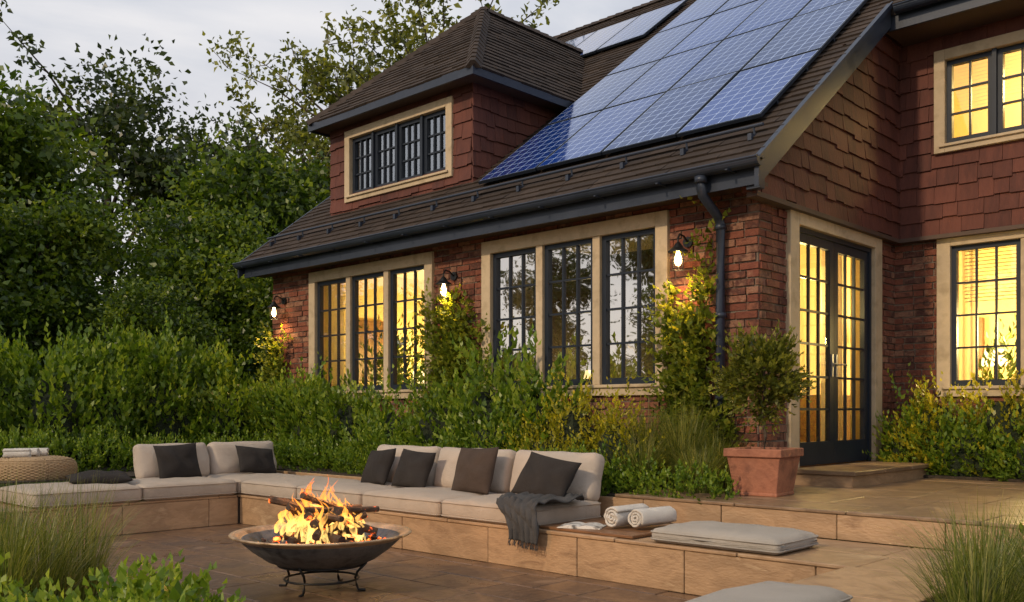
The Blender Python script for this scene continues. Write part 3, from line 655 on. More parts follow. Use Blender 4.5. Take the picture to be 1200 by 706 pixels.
fl_=MB(); fl_.box(-12.5,-4.66,8.29,14.1,.6,.67); fl_.box(-4.66,6.4,11.57,14.1,.6,.66); fl_.build('interior_floor',M['intwood'],house)
def curtain(B,u0,u1,z0,z1,w,waves=5,amp=.035):
    m=MB(); n=waves*8; t=MB()
    pts=[]
    for i in range(n+1):
        u=u0+(u1-u0)*i/n; ww=w+amp*math.sin(i/n*waves*6.283)+.01*math.sin(i*1.7)
        t.v=[]; t.f=[]; B(t,u,u+.0001,ww,ww+.0001,0,1); pts.append((t.v[0][0],t.v[0][1]))
    for x,y in pts: m.v+=[(x,y,z0),(x,y,z1)]
    m.f=[(2*i,2*i+2,2*i+3,2*i+1) for i in range(n)]
    m.build('curtain',M['curtain'],house,True,fix=False)
for a,b in ((-8.05,-7.62),(-5.85,-5.5)): curtain(Ff(YF),a,b,.75,H+2.1,-.36)
for a,b in ((-11.7,-11.45),(-9.25,-9.02)): curtain(Ff(YF),a,b,.75,H+2.1,-.36,waves=3)
curtain(Fs(XS),8.75,9.15,.7,H+2.1,-.36); curtain(Fs(XS),10.1,10.65,.7,H+2.1,-.36)
curtain(Ff(YW),-3.85,-3.6,.75,H+2.1,-.4,waves=3)
bl=MB()
def blind(u0,u1,z0,z1,y):
    z=z1
    while z>z0: bl.hexa([(u0,y-.02,z),(u1,y-.02,z),(u1,y+.02,z+.014),(u0,y+.02,z+.014),(u0,y-.02,z+.003),(u1,y-.02,z+.003),(u1,y+.02,z+.017),(u0,y+.02,z+.017)]); z-=.042
blind(-3.7,-1.4,H+1.25,H+1.9,YW+.3); blind(-3.75,-1.7,H+3.45,H+4.02,11.5); blind(-11.5,-10.9,H+1.45,H+1.9,YF+.3)
bl.build('window_blinds',M['blind'],house)
fu=MB(); 
fu.box(-12.395,-12.36,9.2,9.9,H+.5,H+1.5); fu.box(-12.395,-12.1,8.5,9.0,.67,H+.45); fu.box(-12.0,-9.3,10.3,10.8,.67,1.35); fu.box(-3.6,-2.6,13.96,13.99,H+.2,H+1.4); fu.box(-1.9,-.6,13.9,13.99,.66,H+1.5)
fu.box(-5.46,-5.43,9.5,10.2,H+.3,H+1.3); fu.box(-5.46,-5.1,10.9,11.9,.67,H+.2); fu.box(-4.7,-4.2,13.9,13.99,H+.6,H+1.3)
fu.build('interior_furniture',M['wood'],house)
def shade(x,y,z):
    m=lathe([(.11,.22),(.17,0),(.165,0),(.105,.22)],20); xf(m,Matrix.Translation((x,y,z))); m.build('lamp_shade',M['shade'],house,True,fix=False)
    m=MB(); m.tube([(x,y,.67),(x,y,z+.1)],.012,8); m.build('lamp_stand',M['black'],house)
M['shade']=emis('lampshade_glow',(1,.66,.28),5)
shade(-11.9,10.3,H+.45); shade(-3.9,13.4,H+.6); shade(-5.1,12.6,H+.9); shade(-8.2,10.3,H+.35)
def plight(name,loc,p,c=(1,.70,.26),r=.15,parent=None):
    l=bpy.data.lights.new(name,'POINT'); l.energy=p; l.color=c; l.shadow_soft_size=r
    o=bpy.data.objects.new(name,l); o.location=loc; link(o,parent); return o
plight('room_light',(-11.5,10.2,H+.7),270,parent=house,r=.2)
plight('room_light',(-4.95,9.9,H+1.2),110,parent=house,r=.15); plight('room_light',(-4.9,12.8,H+1.0),230,parent=house,r=.2)
plight('room_light',(-3.1,12.9,H+1.0),290,parent=house,r=.2); plight('room_light',(-3.0,12.3,H+3.9),160,parent=house,r=.2)
plight('room_light',(-8.1,10.2,H+.6),45,parent=house,r=.2)
for x,y,z,s in ((-10.9,8.95,.9,1.15),(-11.6,9.35,1.0,1.2),(-12.0,9.9,.8,1.2),(-3.7,12.7,.66,1.1)):  # indoor plants added; left-room ones stand in for tree silhouettes in the glass
    a=shrub('added_houseplant',(x,y,z+.5),(.42*s,.36*s,1.05*s),46,7,.16,LM['treed'],L=.6,core=False,ratio=.35); 
    pt=lathe([(0,-.4),(.14,-.4),(.18,.32),(.16,.32),(.15,.28),(0,.28)],20); pt.build('pot',M['terracotta'],a,True,fix=False).location=(0,0,-.4)
    sm=MB(); sm.tube([(0,0,-.15),(0,.02,.5),(.03,0,1.0*s)],[.02,.015,.008],6); sm.build('stem',M['bark'],a)
# ------------------------------------------------------------------ wall lamps
def walllamp(x,z):
    e=empty('wall_lamp',(x,YF,z)); m=MB()
    m.tube([(0,-.01,.14),(0,-.035,.14)],.055,16); m.tube([(0,-.03,.14),(0,-.10,.19),(0,-.17,.20),(0,-.20,.16),(0,-.20,.10)],.010,8)
    l=lathe([(.012,.12),(.03,.10),(.055,.06),(.10,.03),(.10,.015),(.05,.055),(.0,.08)],24); o_=len(m.v)
    m.v+=[(p[0],p[1]-.20,p[2]) for p in l.v]; m.f+=[tuple(i+o_ for i in f) for f in l.f]
    for k in range(6):
        a=k*math.pi/3; m.tube([(.06*math.cos(a),-.20+.06*math.sin(a),.03),(.055*math.cos(a),-.20+.055*math.sin(a),-.15)],.0035,5)
    for zz in (-.15,-.06): m.tube([(.057*math.cos(a),-.20+.057*math.sin(a),zz) for a in [i*6.283/16 for i in range(17)]],.004,5,False)
    m.build('bracket_and_cage',M['black'],e)
    bb=lathe([(0,-.12),(.02,-.11),(.036,-.08),(.038,-.05),(.025,-.01),(.015,.03),(0,.03)],16); 
    o=bb.build('bulb',M['bulb'],e,True,fix=False); o.location=(0,-.20,0)
    l=bpy.data.lights.new('lamp_light','SPOT'); l.energy=115; l.color=(1,.60,.24); l.shadow_soft_size=.03; l.spot_size=math.radians(145); l.spot_blend=.8
    ob=bpy.data.objects.new('lamp_light',l); link(ob,e); ob.location=(0,-.17,-.07); ob.rotation_euler=(math.radians(-14),0,0)
walllamp(-5.17,H+1.55); walllamp(-8.60,H+1.55); walllamp(-12.42,H+1.55)
# ------------------------------------------------------------------ solar panels
def solar_array(name,x0,nx,y0,ny,pw=.965,pl=1.63,off=.10):
    e=empty(name); fm=MB(); cm=MB(); uvs=[]; rd=random.Random(4)
    S=Vector((0,1,.77)).normalized(); Nn=Vector((0,-.77,1)).normalized(); U=Vector((1,0,0))
    O=Vector((x0,y0,RZ(y0)))+Nn*off
    for i in range(nx):
        for j in range(ny):
            o=O+U*i*(pw+.018)+S*j*(pl+.02); ta,tb_=rd.uniform(-.004,.004),rd.uniform(-.004,.004)
            P=lambda u,s,h:o+U*u+S*s+Nn*(h+ta*u+tb_*s)
            fm.hexa([P(0,0,-.035),P(pw,0,-.035),P(pw,pl,-.035),P(0,pl,-.035),P(0,0,0),P(pw,0,0),P(pw,pl,0),P(0,pl,0)])
            k=.018; cm.face(P(k,k,.003),P(pw-k,k,.003),P(pw-k,pl-k,.003),P(k,pl-k,.003)); uvs+=[0,0,1,0,1,1,0,1]
    for s in range(ny*2):
        ss=(s+.5)*pl/2; a=O+S*ss-Nn*.07; fm.hexa([a-S*.02,a+U*nx*(pw+.012)-S*.02,a+U*nx*(pw+.012)+S*.02,a+S*.02]+[q+Nn*.033 for q in (a-S*.02,a+U*nx*(pw+.012)-S*.02,a+U*nx*(pw+.012)+S*.02,a+S*.02)])
    fm.build('panel_frames',M['sash'],e)
    o=cm.build('solar_cells',M['solar'],e,fix=False); uvl=o.data.uv_layers.new(name='UVMap'); uvl.data.foreach_set('uv',uvs)
solar_array('solar_panel_array',-8.41,4,8.30,4)
solar_array('solar_panel_array',-11.75,3,12.42,1)
# ------------------------------------------------------------------ cushions
def rbox(sx,sy,sz,r,puff=.012,wr=.004,seed=0,inner=7):
    rd=random.Random(seed); ph=[rd.uniform(0,6.28) for _ in range(6)]
    def co(D):
        i=D-r; return [-D,-D+r*.18,-D+r*.5]+[-i+2*i*k/inner for k in range(inner+1)]+[D-r*.5,D-r*.18,D]
    D=(sx/2,sy/2,sz/2); bm=bmesh.new()
    rz=min(r,sz/2-.001); cz=[-D[2],-D[2]+rz*.18,-D[2]+rz*.5,-D[2]+rz,0,D[2]-rz,D[2]-rz*.5,D[2]-rz*.18,D[2]]
    cs=[co(D[0]),co(D[1]),cz]
    for ax in range(3):
        a,b=[k for k in range(3) if k!=ax]
        for sgn in (-1,1):
            vs=[]
            for u in cs[a]:
                row=[]
                for v in cs[b]:
                    p=[0,0,0]; p[a]=u;p[b]=v;p[ax]=sgn*D[ax]
                    q=[max(-(D[k]-(rz if k==2 else r)),min(D[k]-(rz if k==2 else r),p[k])) for k in range(3)]
                    n=Vector([p[k]-q[k] for k in range(3)])
                    if n.length>0: n.normalize()
                    P=Vector([q[k]+n[k]*(rz if k==2 else r) for k in range(3)])
                    fx,fy=P.x/D[0],P.y/D[1]
                    pf=puff*max(0,(1-fx**4))*max(0,(1-fy**4)); P.z+= pf*(1 if P.z>0 else -.2)*min(1,abs(P.z)/D[2])
                    w=wr*(math.sin(P.x*19+ph[0]+3*math.sin(P.y*9+ph[1]))+math.sin(P.y*23+ph[2]+2*math.sin(P.x*11+ph[3])))
                    P.z+=w*(P.z>0); P.x+=w*.5; P.y+=wr*.7*math.sin(P.x*14+ph[4])
                    row.append(bm.verts.new(P))
                vs.append(row)
            for i in range(len(vs)-1):
                for j in range(len(vs[0])-1): bm.faces.new((vs[i][j],vs[i+1][j],vs[i+1][j+1],vs[i][j+1]))
    bmesh.ops.remove_doubles(bm,verts=bm.verts,dist=.0006); bmesh.ops.recalc_face_normals(bm,faces=bm.faces)
    return bm
def bmobj(bm,name,mat,M4,parent=None):
    bm.transform(M4); me=bpy.data.meshes.new(name); bm.to_mesh(me); bm.free(); me.materials.append(mat)
    me.polygons.foreach_set('use_smooth',[True]*len(me.polygons)); return link(bpy.data.objects.new(name,me),parent)
def piping(name,sx,sy,z,r,M4,mat,parent):
    pts=[]; q=r*.9
    for cx,cy,a0 in ((sx/2-q,sy/2-q,0),(-sx/2+q,sy/2-q,90),(-sx/2+q,-sy/2+q,180),(sx/2-q,-sy/2+q,270)):
        for k in range(5): a=math.radians(a0+k*22.5); pts.append(M4@Vector((cx+math.cos(a)*q,cy+math.sin(a)*q,z)))
    pts.append(pts[0]); m=MB(); m.tube(pts,.0055,5,False); m.build(name,mat,parent,True,fix=False)
def seat(name,x0,x1,y0,y1,z0,z1,mat,parent=None,seed=0):
    sx,sy,sz=x1-x0-.012,y1-y0-.012,z1-z0; M4=Matrix.Translation(((x0+x1)/2,(y0+y1)/2,(z0+z1)/2))@Matrix.Rotation(random.uniform(-.012,.012),4,'Z')
    own=parent or empty(name)
    o=bmobj(rbox(sx,sy,sz,.05,.024,.0045,seed),name if parent else 'cushion',mat,M4,own)
    piping('piping',sx,sy,sz/2-.025,.05,M4,mat,own); piping('piping',sx,sy,-sz/2+.025,.05,M4,mat,own); return o
def R(a,ax): return Matrix.Rotation(math.radians(a),4,ax)
def backc(name,cx,cy,z0,w,h,t,face,mat,parent,seed,tilt=14):
    M4=Matrix.Translation((cx,cy,z0))@R(face,'Z')@R(-tilt,'X')@Matrix.Translation((0,0,h/2))@R(90,'X')
    return bmobj(rbox(w-.01,h,t,.06,.04,.005,seed),name,mat,M4,parent)
def pillow(name,c,w,h,t,rot,mat,parent=None,seed=0):
    rd=random.Random(seed); n=18; m=MB(); ph=[rd.uniform(0,6) for _ in range(5)]
    for sg_ in (1,-1):
        b=len(m.v)
        for i in range(n+1):
            for j in range(n+1):
                u=-1+2*i/n; v=-1+2*j/n; u=math.sin(u*math.pi/2)*.35+u*.65; v=math.sin(v*math.pi/2)*.35+v*.65
                k=max(0,(1-u*u)*(1-v*v)); th=t/2*k**.42
                x=w/2*u*(1-.07*(1-v*v)); y=h/2*v*(1-.07*(1-u*u))
                wr=.010*math.sin(u*7+v*4+ph[0])*k+.018*math.sin(4*math.atan2(v,u)+ph[1])*k*(1-k)*2
                m.v.append((x,y,sg_*(th+wr)))
        for i in range(n):
            for j in range(n): m.f.append((b+i*(n+1)+j,b+(i+1)*(n+1)+j,b+(i+1)*(n+1)+j+1,b+i*(n+1)+j+1))
    xf(m,Matrix.Translation(c)@rot)
    me=bpy.data.meshes.new(name); me.from_pydata(m.v,[],m.f); bm=bmesh.new(); bm.from_mesh(me); bmesh.ops.remove_doubles(bm,verts=bm.verts,dist=.0008); bmesh.ops.recalc_face_normals(bm,faces=bm.faces)
    bm.to_mesh(me); bm.free(); me.materials.append(mat); me.polygons.foreach_set('use_smooth',[True]*len(me.polygons))
    return link(bpy.data.objects.new(name,me),parent)
Z0,Z1=.322,.485
sofa=empty('outdoor_sofa')
xe=[-10.36,-9.35,-8.27,-7.17,-6.05,-4.95]
for i in range(5): seat('seat_cushion',xe[i],xe[i+1],5.45,6.36,Z0,Z1,M['linen'],sofa,i+1)
for i,x in enumerate((-7.5,-6.5,-5.47)): backc('back_cushion',x,6.28,Z1-.02,.99,.43,.17,(-1,1,-.6)[i],M['linen2'],sofa,i+20,tilt=(13,15,14)[i])
sofa2=empty('outdoor_sofa')
ye=[3.28,4.36,5.44]
for i in range(2): seat('seat_cushion',-10.33,-9.33,ye[i],ye[i+1],Z0,Z1,M['linen'],sofa2,i+9)
for i,y in enumerate((5.12,6.02)): backc('back_cushion',-10.2,y,Z1-.02,.88,.42,.16,90,M['linen2'],sofa2,i+30)
seat('seat_pad',-10.3,-9.4,1.9,3.0,Z0,Z0+.1,M['pad'],None,40)
def lean(c,face,tilt=20,roll=0): return R(face,'Z')@R(90-tilt,'X')@R(roll,'Z')
pillow('throw_pillow',(-7.62,6.03,.675),.46,.40,.16,lean(0,-8,24,5),M['charcoal'],sofa,1)
pillow('throw_pillow',(-7.05,6.02,.675),.46,.40,.16,lean(0,6,22,-4),M['charcoal'],sofa,2)
pillow('throw_pillow',(-6.22,6.05,.70),.50,.46,.17,lean(0,0,20,2),M['taupe'],sofa,3)
pillow('throw_pillow',(-5.28,5.98,.68),.56,.42,.17,lean(0,8,32,-10),M['charcoal'],sofa,4)
pillow('throw_pillow',(-9.97,5.05,.68),.50,.42,.17,lean(0,86,18,3),M['charcoal'],sofa2,5)
pillow('throw_pillow',(-9.93,6.02,.66),.50,.36,.17,lean(0,92,30,-8),M['charcoal'],sofa2,6)
pillow('throw_pillow',(-9.85,4.12,.55),.62,.42,.15,R(75,'Z')@R(5,'X'),M['charcoal'],sofa2,7)
seat('floor_cushion',-3.86,-2.86,5.46,6.08,.325,.425,M['pad'],None,41)
seat('floor_cushion',-2.27,-1.80,2.6,4.2,.325,.425,M['pad'],None,42)
tbm=MB(); nx_,ns_=30,56; cx=-5.16
for j in range(ns_+1):
    s=j/ns_*1.0
    for i in range(nx_+1):
        u=(i/nx_-.5)*.46; 
        if s<.62: y=6.05-s; z=Z1+.03
        elif s<.72: a=(s-.62)/.1*1.57; y=5.43-.045*math.sin(a)*1.0; z=Z1+.03-.05*(1-math.cos(a))
        else: y=5.385-.01*math.sin(s*9); z=Z1-.02-(s-.72)*.8-.05*(u+.2)
        f=.018*math.sin(u*34+s*7+2*math.sin(s*9))+.012*math.sin(u*61-s*13)
        xx=cx+u*(1+.35*math.sin(s*5))+.16*s+.05*math.sin(s*9)
        if s<.66: z+=abs(f)+.012*math.sin(s*24+u*12)+.008
        else: y-=abs(f)
        tbm.v.append((xx,y,z))
for j in range(ns_):
    for i in range(nx_): a=j*(nx_+1)+i; tbm.f.append((a,a+1,a+nx_+2,a+nx_+1))
th=empty('throw_blanket'); o=tbm.build('blanket_cloth',M['throw'],th,True,fix=False); sm_=o.modifiers.new('s','SOLIDIFY'); sm_.thickness=.012
fm=MB()
for i in range(nx_+1):
    p=tbm.v[ns_*(nx_+1)+i]; fm.tube([p,(p[0]+random.uniform(-.01,.01),p[1]-.01,p[2]-.03),(p[0]+random.uniform(-.015,.015),p[1]-.005,p[2]-.05)],.003,4)
fm.build('fringe',M['throw'],th)
m=MB()
for k in range(5): m.box(-4.92,-4.02,5.50+k*.14,5.50+k*.14+.135,.326,.348)
wb=m.build('wood_tray',M['wood']); bv=wb.modifiers.new('b','BEVEL'); bv.width=.004
def roll(c,ln,r,rz,parent,seed):
    m=MB(); turns=3.2; n=90; prof=[]
    for i in range(n+1):
        a=i/n*turns*6.283; rr=.012+(r-.012)*i/n; prof.append((rr*math.cos(a),rr*math.sin(a)*.94))
    L_=[-.5,-.47,-.3,-.1,.1,.3,.47,.5]
    for k,l in enumerate(L_):
        sc=.93 if k in (0,7) else 1
        for (a,b) in prof: m.v.append((l*ln+.006*math.sin(a*90+b*70),a*sc,b*sc))
    for k in range(7):
        for i in range(n): q=k*(n+1)+i; m.f.append((q,q+1,q+n+2,q+n+1))
    xf(m,Matrix.Translation(c)@R(rz,'Z')@R(seed*70,'X')); o=m.build('rolled_towel',M['towel'],parent,True,fix=False)
    s=o.modifiers.new('s','SOLIDIFY'); s.thickness=r*.2; s.offset=-1
tw=empty('towel_stack')
roll((-4.36,5.90,.348+.088),.40,.088,88,tw,1); roll((-4.17,5.96,.348+.086),.40,.086,84,tw,2)
bo=empty('open_book',(-4.62,5.66,.349)); bo.rotation_euler=(0,0,.45); m=MB()
for sgn in (-1,1):
    for k in range(6):
        u0,u1=k/6*.17,(k+1)/6*.17; hh=lambda u:.022*math.sin(min(1,u/.17+.12)*math.pi*.98)**.7+.003
        m.hexa([(sgn*u0,-.125,0),(sgn*u1,-.125,0),(sgn*u1,.125,0),(sgn*u0,.125,0),(sgn*u0,-.125,hh(u0)),(sgn*u1,-.125,hh(u1)),(sgn*u1,.125,hh(u1)),(sgn*u0,.125,hh(u0))])
m.build('pages',M['cover'],bo)
po=empty('wicker_pouf',(-10.95,3.85,.49))
prof=[]
for k in range(15):
    t=-.9+1.9*k/14; prof.append((.375+.065*math.sqrt(max(0,1-t*t*.98)),.115+.11*t))
m=MB()
for k,(rr,z) in enumerate(prof):
    m.tube([((rr+.007*math.cos(i*3.14159+k*3.14159))*math.cos(a),(rr+.007*math.cos(i*3.14159+k*3.14159))*math.sin(a),z) for i,a in [(i,i*6.28318/72) for i in range(73)]],.0095,5,False)
for k in range(1,20):
    rr=.375*(1-k/20); z=.225+.022*math.sin(math.pi/2*min(1,k/8))
    m.tube([(rr*math.cos(a),rr*math.sin(a),z+.006*math.cos(i*3.14159+k*3.14159)) for i,a in [(i,i*6.2832/48) for i in range(49)]],.011,4,False)
m.build('woven_cane',M['wicker'],po,True,fix=False); m=lathe([(0,0)]+[(r-.008,z) for r,z in prof]+[(.3,.235),(0,.235)],32); m.build('body',M['wicker'],po,fix=False)
tw2=empty('towel_stack')
roll((-10.86,3.66,.735+.055),.26,.058,62,tw2,1); roll((-11.0,3.80,.735+.055),.26,.058,56,tw2,2); roll((-11.12,3.94,.735+.055),.26,.055,60,tw2,3)
# ------------------------------------------------------------------ fire bowl
fb=empty('fire_pit_bowl',(-5.51,3.86,0))
l=lathe([(0,.135),(.12,.14),(.25,.162),(.38,.215),(.48,.285),(.545,.345),(.56,.375),(.53,.375),(.45,.315),(.33,.25),(.18,.215),(0,.205)],64); l.build('bowl',M['iron'],fb,True,fix=False)
l=lathe([(.50,.350),(.53,.366),(.56,.384),(.60,.40),(.625,.402),(.632,.394),(.62,.384),(.59,.374),(.54,.352)],72); l.build('rim',M['rim'],fb,True,fix=False)
m=MB()
for k in range(4):
    a=k*math.pi/2+.5; c,s=math.cos(a),math.sin(a)
    m.tube([(.34*c,.34*s,.20),(.27*c,.27*s,.13),(.255*c,.255*s,.09),(.265*c,.265*s,.04),(.28*c,.28*s,.008),(.33*c,.33*s,.008)],.009,8)
m.tube([(.257*math.cos(a),.257*math.sin(a),.075) for a in [i*6.2832/40 for i in range(41)]],.008,6,False)
m.tube([(.30*math.cos(a),.30*math.sin(a),.178) for a in [i*6.2832/40 for i in range(41)]],.009,6,False)
m.build('stand',M['black'],fb,True)
def embermat(name,thr,stren):
    m,nt,out=newmat(name); L=nt.links.new
    tc=N(nt,'ShaderNodeTexCoord'); no=N(nt,'ShaderNodeTexNoise'); no.inputs['Scale'].default_value=13; no.inputs['Detail'].default_value=6; L(tc.outputs['Object'],no.inputs[0])
    r=ramp(nt,[(thr,(0,0,0)),(thr+.07,(.9,.10,.01)),(thr+.2,(1,.45,.08))]); L(no.outputs[0],r.inputs[0])
    p=N(nt,'ShaderNodeBsdfPrincipled'); r2=ramp(nt,[(.3,(.012,.01,.009)),(.7,(.10,.06,.038))]); L(no.outputs[0],r2.inputs[0]); L(r2.outputs[0],p.inputs['Base Color']); p.inputs['Roughness'].default_value=.9
    L(r.outputs[0],p.inputs['Emission Color']); p.inputs['Emission Strength'].default_value=stren
    b=N(nt,'ShaderNodeBump'); b.inputs['Distance'].default_value=.02; L(no.outputs[0],b.inputs['Height']); L(b.outputs[0],p.inputs['Normal']); L(p.outputs[0],out.inputs[0]); return m
M['log']=embermat('charred_wood',.62,3.0); M['ember']=embermat('glowing_embers',.50,3.5)
m=MB(); rd=random.Random(3)
for k in range(22):
    a=rd.uniform(0,6.28); ln=rd.uniform(.26,.40); z=.33+.012*k; ox,oy=rd.uniform(-.13,.13),rd.uniform(-.13,.13); ti=rd.uniform(-.1,.5); r=rd.uniform(.020,.038)
    c,s=math.cos(a),math.sin(a); m.tube([(ox+c*ln*t+rd.uniform(-.008,.008),oy+s*ln*t+rd.uniform(-.008,.008),z+ti*ln*t) for t in (-.8,-.4,0,.4,.8)],[r*rd.uniform(.85,1.1) for _ in range(5)],7)
m.build('logs',M['log'],fb)
m=MB()
for k in range(280):
    a=rd.uniform(0,6.28); r=.45*math.sqrt(rd.random()); s=rd.uniform(.014,.034); blob(m,(r*math.cos(a),r*math.sin(a),.235+.16*max(0,(.45-r))+.25*r*r+rd.uniform(0,.05)),(s,s*.8,s*.7),3,.35)
m.build('embers',M['ember'],fb)
def flamemat():
    m,nt,out=newmat('flame'); L=nt.links.new
    tc=N(nt,'ShaderNodeTexCoord'); sp=N(nt,'ShaderNodeSeparateXYZ'); L(tc.outputs['Object'],sp.inputs[0])
    no=N(nt,'ShaderNodeTexNoise'); no.inputs['Scale'].default_value=11; mp=N(nt,'ShaderNodeMapping'); mp.inputs['Scale'].default_value=(1.8,1.8,.5); L(tc.outputs['Object'],mp.inputs[0]); L(mp.outputs[0],no.inputs[0]); no.inputs['Distortion'].default_value=.8
    h=mth(nt,'ADD',mth(nt,'MULTIPLY_ADD',sp.outputs[2],1.9,-.68),mth(nt,'MULTIPLY_ADD',no.outputs[0],.9,-.45))
    r=ramp(nt,[(0,(1,.66,.20)),(.4,(1,.40,.06)),(.78,(1,.18,.015)),(1,(.7,.06,.0))]); L(h,r.inputs[0])
    e=N(nt,'ShaderNodeEmission'); L(r.outputs[0],e.inputs[0]); e.inputs[1].default_value=2.8
    t=N(nt,'ShaderNodeBsdfTransparent'); a=N(nt,'ShaderNodeMapRange'); L(no.outputs[0],a.inputs[0]); a.inputs[1].default_value=.42; a.inputs[2].default_value=.70
    al=mth(nt,'MULTIPLY',a.outputs[0],.65)
    ad=N(nt,'ShaderNodeMixShader'); L(al,ad.inputs[0]); L(t.outputs[0],ad.inputs[1]); L(e.outputs[0],ad.inputs[2]); L(ad.outputs[0],out.inputs[0]); return m
M['flame']=flamemat(); m=MB()
for k in range(100):
    a=rd.uniform(0,6.28); r=.32*math.sqrt(rd.random()); bx,by=r*math.cos(a),r*math.sin(a)
    hgt=(.08+.38*(1-r/.34)*rd.random()**.8+.05)*rd.uniform(.7,1.25); w=rd.uniform(.008,.026); n=10; path=[];rad=[]; p1,p2=rd.uniform(0,6),rd.uniform(0,6); zb0=rd.uniform(.30,.44)
    for i in range(n+1):
        t=i/n; path.append((bx*(1-.2*t)+.045*t*math.sin(6*t+p1),by*(1-.2*t)+.045*t*math.sin(5.5*t+p2),zb0+hgt*t)); rad.append(max(.001,w*(math.sin(math.pi*(.18+.82*t))**.8)*(1-.3*t)*(1+.35*math.sin(9*t+p1))))
    m.tube(path,rad,8,False)
m.build('flames',M['flame'],fb,True,fix=False)
plight('fire_light',(0,0,.62),60,(1,.42,.12),.14,fb)
# ------------------------------------------------------------------ potted tree
pt=empty('potted_tree',(-3.97,7.33,.532)); m=MB(); s0,s1,hh=.185,.235,.40
m.hexa([(-s0,-s0,0),(s0,-s0,0),(s0,s0,0),(-s0,s0,0),(-s1,-s1,hh-.07),(s1,-s1,hh-.07),(s1,s1,hh-.07),(-s1,s1,hh-.07)])
q=s1+.022
for a in ((-q,q,-q,-q+.05),(-q,q,q-.05,q),(-q,-q+.05,-q+.05,q-.05),(q-.05,q,-q+.05,q-.05)): m.box(*a,hh-.07,hh)
m.box(-s0-.01,s0+.01,-s0-.01,s0+.01,0,.03)
o=m.build('terracotta_pot',M['terracotta'],pt); bv=o.modifiers.new('b','BEVEL'); bv.width=.008; bv.segments=2
pt.rotation_euler=(0,0,.1)
m=MB(); m.box(-q+.05,q-.05,-q+.05,q-.05,hh-.1,hh-.03); m.build('potting_soil',M['soil'],pt)
m=MB(); m.tube([(0,0,.33),(.015,.0,.5),(-.01,.01,.68),(.01,0,.9),(0,0,1.1)],[.018,.015,.014,.013,.008],8)
for k in range(14):
    a=k*2.4; z=.66+.03*k; m.tube([(0,0,z),(.12*math.cos(a),.12*math.sin(a),z+.09),(.24*math.cos(a),.24*math.sin(a),z+.14)],[.007,.005,.002],5)
m.build('trunk',M['bark'],pt)
n=420; d=rand_dirs(n); P=d*np.array([.29,.29,.31])*(.35+.65*rng.random(n)**.5)[:,None]*(1+.25*np.sin(4*d[:,0]+5*d[:,2]))[:,None]+np.array([0,0,1.03])
V,t=sprigs(P-d*.05,nrm(d+np.array([0,0,.3])),.10+.12*rng.random(n),8,.068,.6); quadmesh('leaves',V,t,LM['olive'],pt)
# ------------------------------------------------------------------ planting
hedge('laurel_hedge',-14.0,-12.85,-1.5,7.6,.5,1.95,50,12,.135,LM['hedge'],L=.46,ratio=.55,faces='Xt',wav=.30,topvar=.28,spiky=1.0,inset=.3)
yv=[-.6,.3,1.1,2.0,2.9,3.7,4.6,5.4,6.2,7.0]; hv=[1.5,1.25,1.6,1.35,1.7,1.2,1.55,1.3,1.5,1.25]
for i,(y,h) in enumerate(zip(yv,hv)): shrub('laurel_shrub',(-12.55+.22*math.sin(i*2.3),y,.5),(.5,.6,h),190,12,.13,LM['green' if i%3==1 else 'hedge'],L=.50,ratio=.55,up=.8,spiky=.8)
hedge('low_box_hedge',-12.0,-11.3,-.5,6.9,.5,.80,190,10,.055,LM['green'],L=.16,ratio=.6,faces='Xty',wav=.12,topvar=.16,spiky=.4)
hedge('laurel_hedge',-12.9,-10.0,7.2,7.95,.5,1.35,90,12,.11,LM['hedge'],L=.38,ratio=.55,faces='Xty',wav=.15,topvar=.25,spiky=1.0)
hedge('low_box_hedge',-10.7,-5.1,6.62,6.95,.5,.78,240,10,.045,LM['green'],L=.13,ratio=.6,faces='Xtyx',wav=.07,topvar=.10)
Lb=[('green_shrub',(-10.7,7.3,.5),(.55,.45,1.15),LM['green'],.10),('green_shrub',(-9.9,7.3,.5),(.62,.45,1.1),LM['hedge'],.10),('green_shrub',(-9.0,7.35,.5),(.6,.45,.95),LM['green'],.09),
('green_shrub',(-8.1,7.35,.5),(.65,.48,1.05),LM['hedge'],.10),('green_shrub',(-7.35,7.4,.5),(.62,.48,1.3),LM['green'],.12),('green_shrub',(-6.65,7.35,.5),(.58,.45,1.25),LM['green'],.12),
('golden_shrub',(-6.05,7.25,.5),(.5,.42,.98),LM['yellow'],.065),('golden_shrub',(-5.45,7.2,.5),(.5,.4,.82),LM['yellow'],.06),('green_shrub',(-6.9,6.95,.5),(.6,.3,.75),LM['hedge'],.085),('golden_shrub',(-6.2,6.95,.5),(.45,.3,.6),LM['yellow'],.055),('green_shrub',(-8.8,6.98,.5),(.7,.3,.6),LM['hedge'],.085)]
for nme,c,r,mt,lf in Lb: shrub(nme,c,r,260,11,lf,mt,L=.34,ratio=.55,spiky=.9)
hedge('ground_cover',-5.75,-4.05,6.62,6.95,.5,.66,320,9,.045,LM['green'],L=.10,ratio=.65,faces='Xtyx',wav=.05,topvar=.05,spiky=.1)
for x,y,h in ((-5.3,7.45,.85),(-4.85,7.45,.9),(-5.05,7.05,.6),(-4.6,7.6,.6),(-5.9,6.98,.5),(-4.5,7.15,.5)): grassclump('ornamental_grass',(x,y,.52),420,h,.45,LM['grass'],.008)
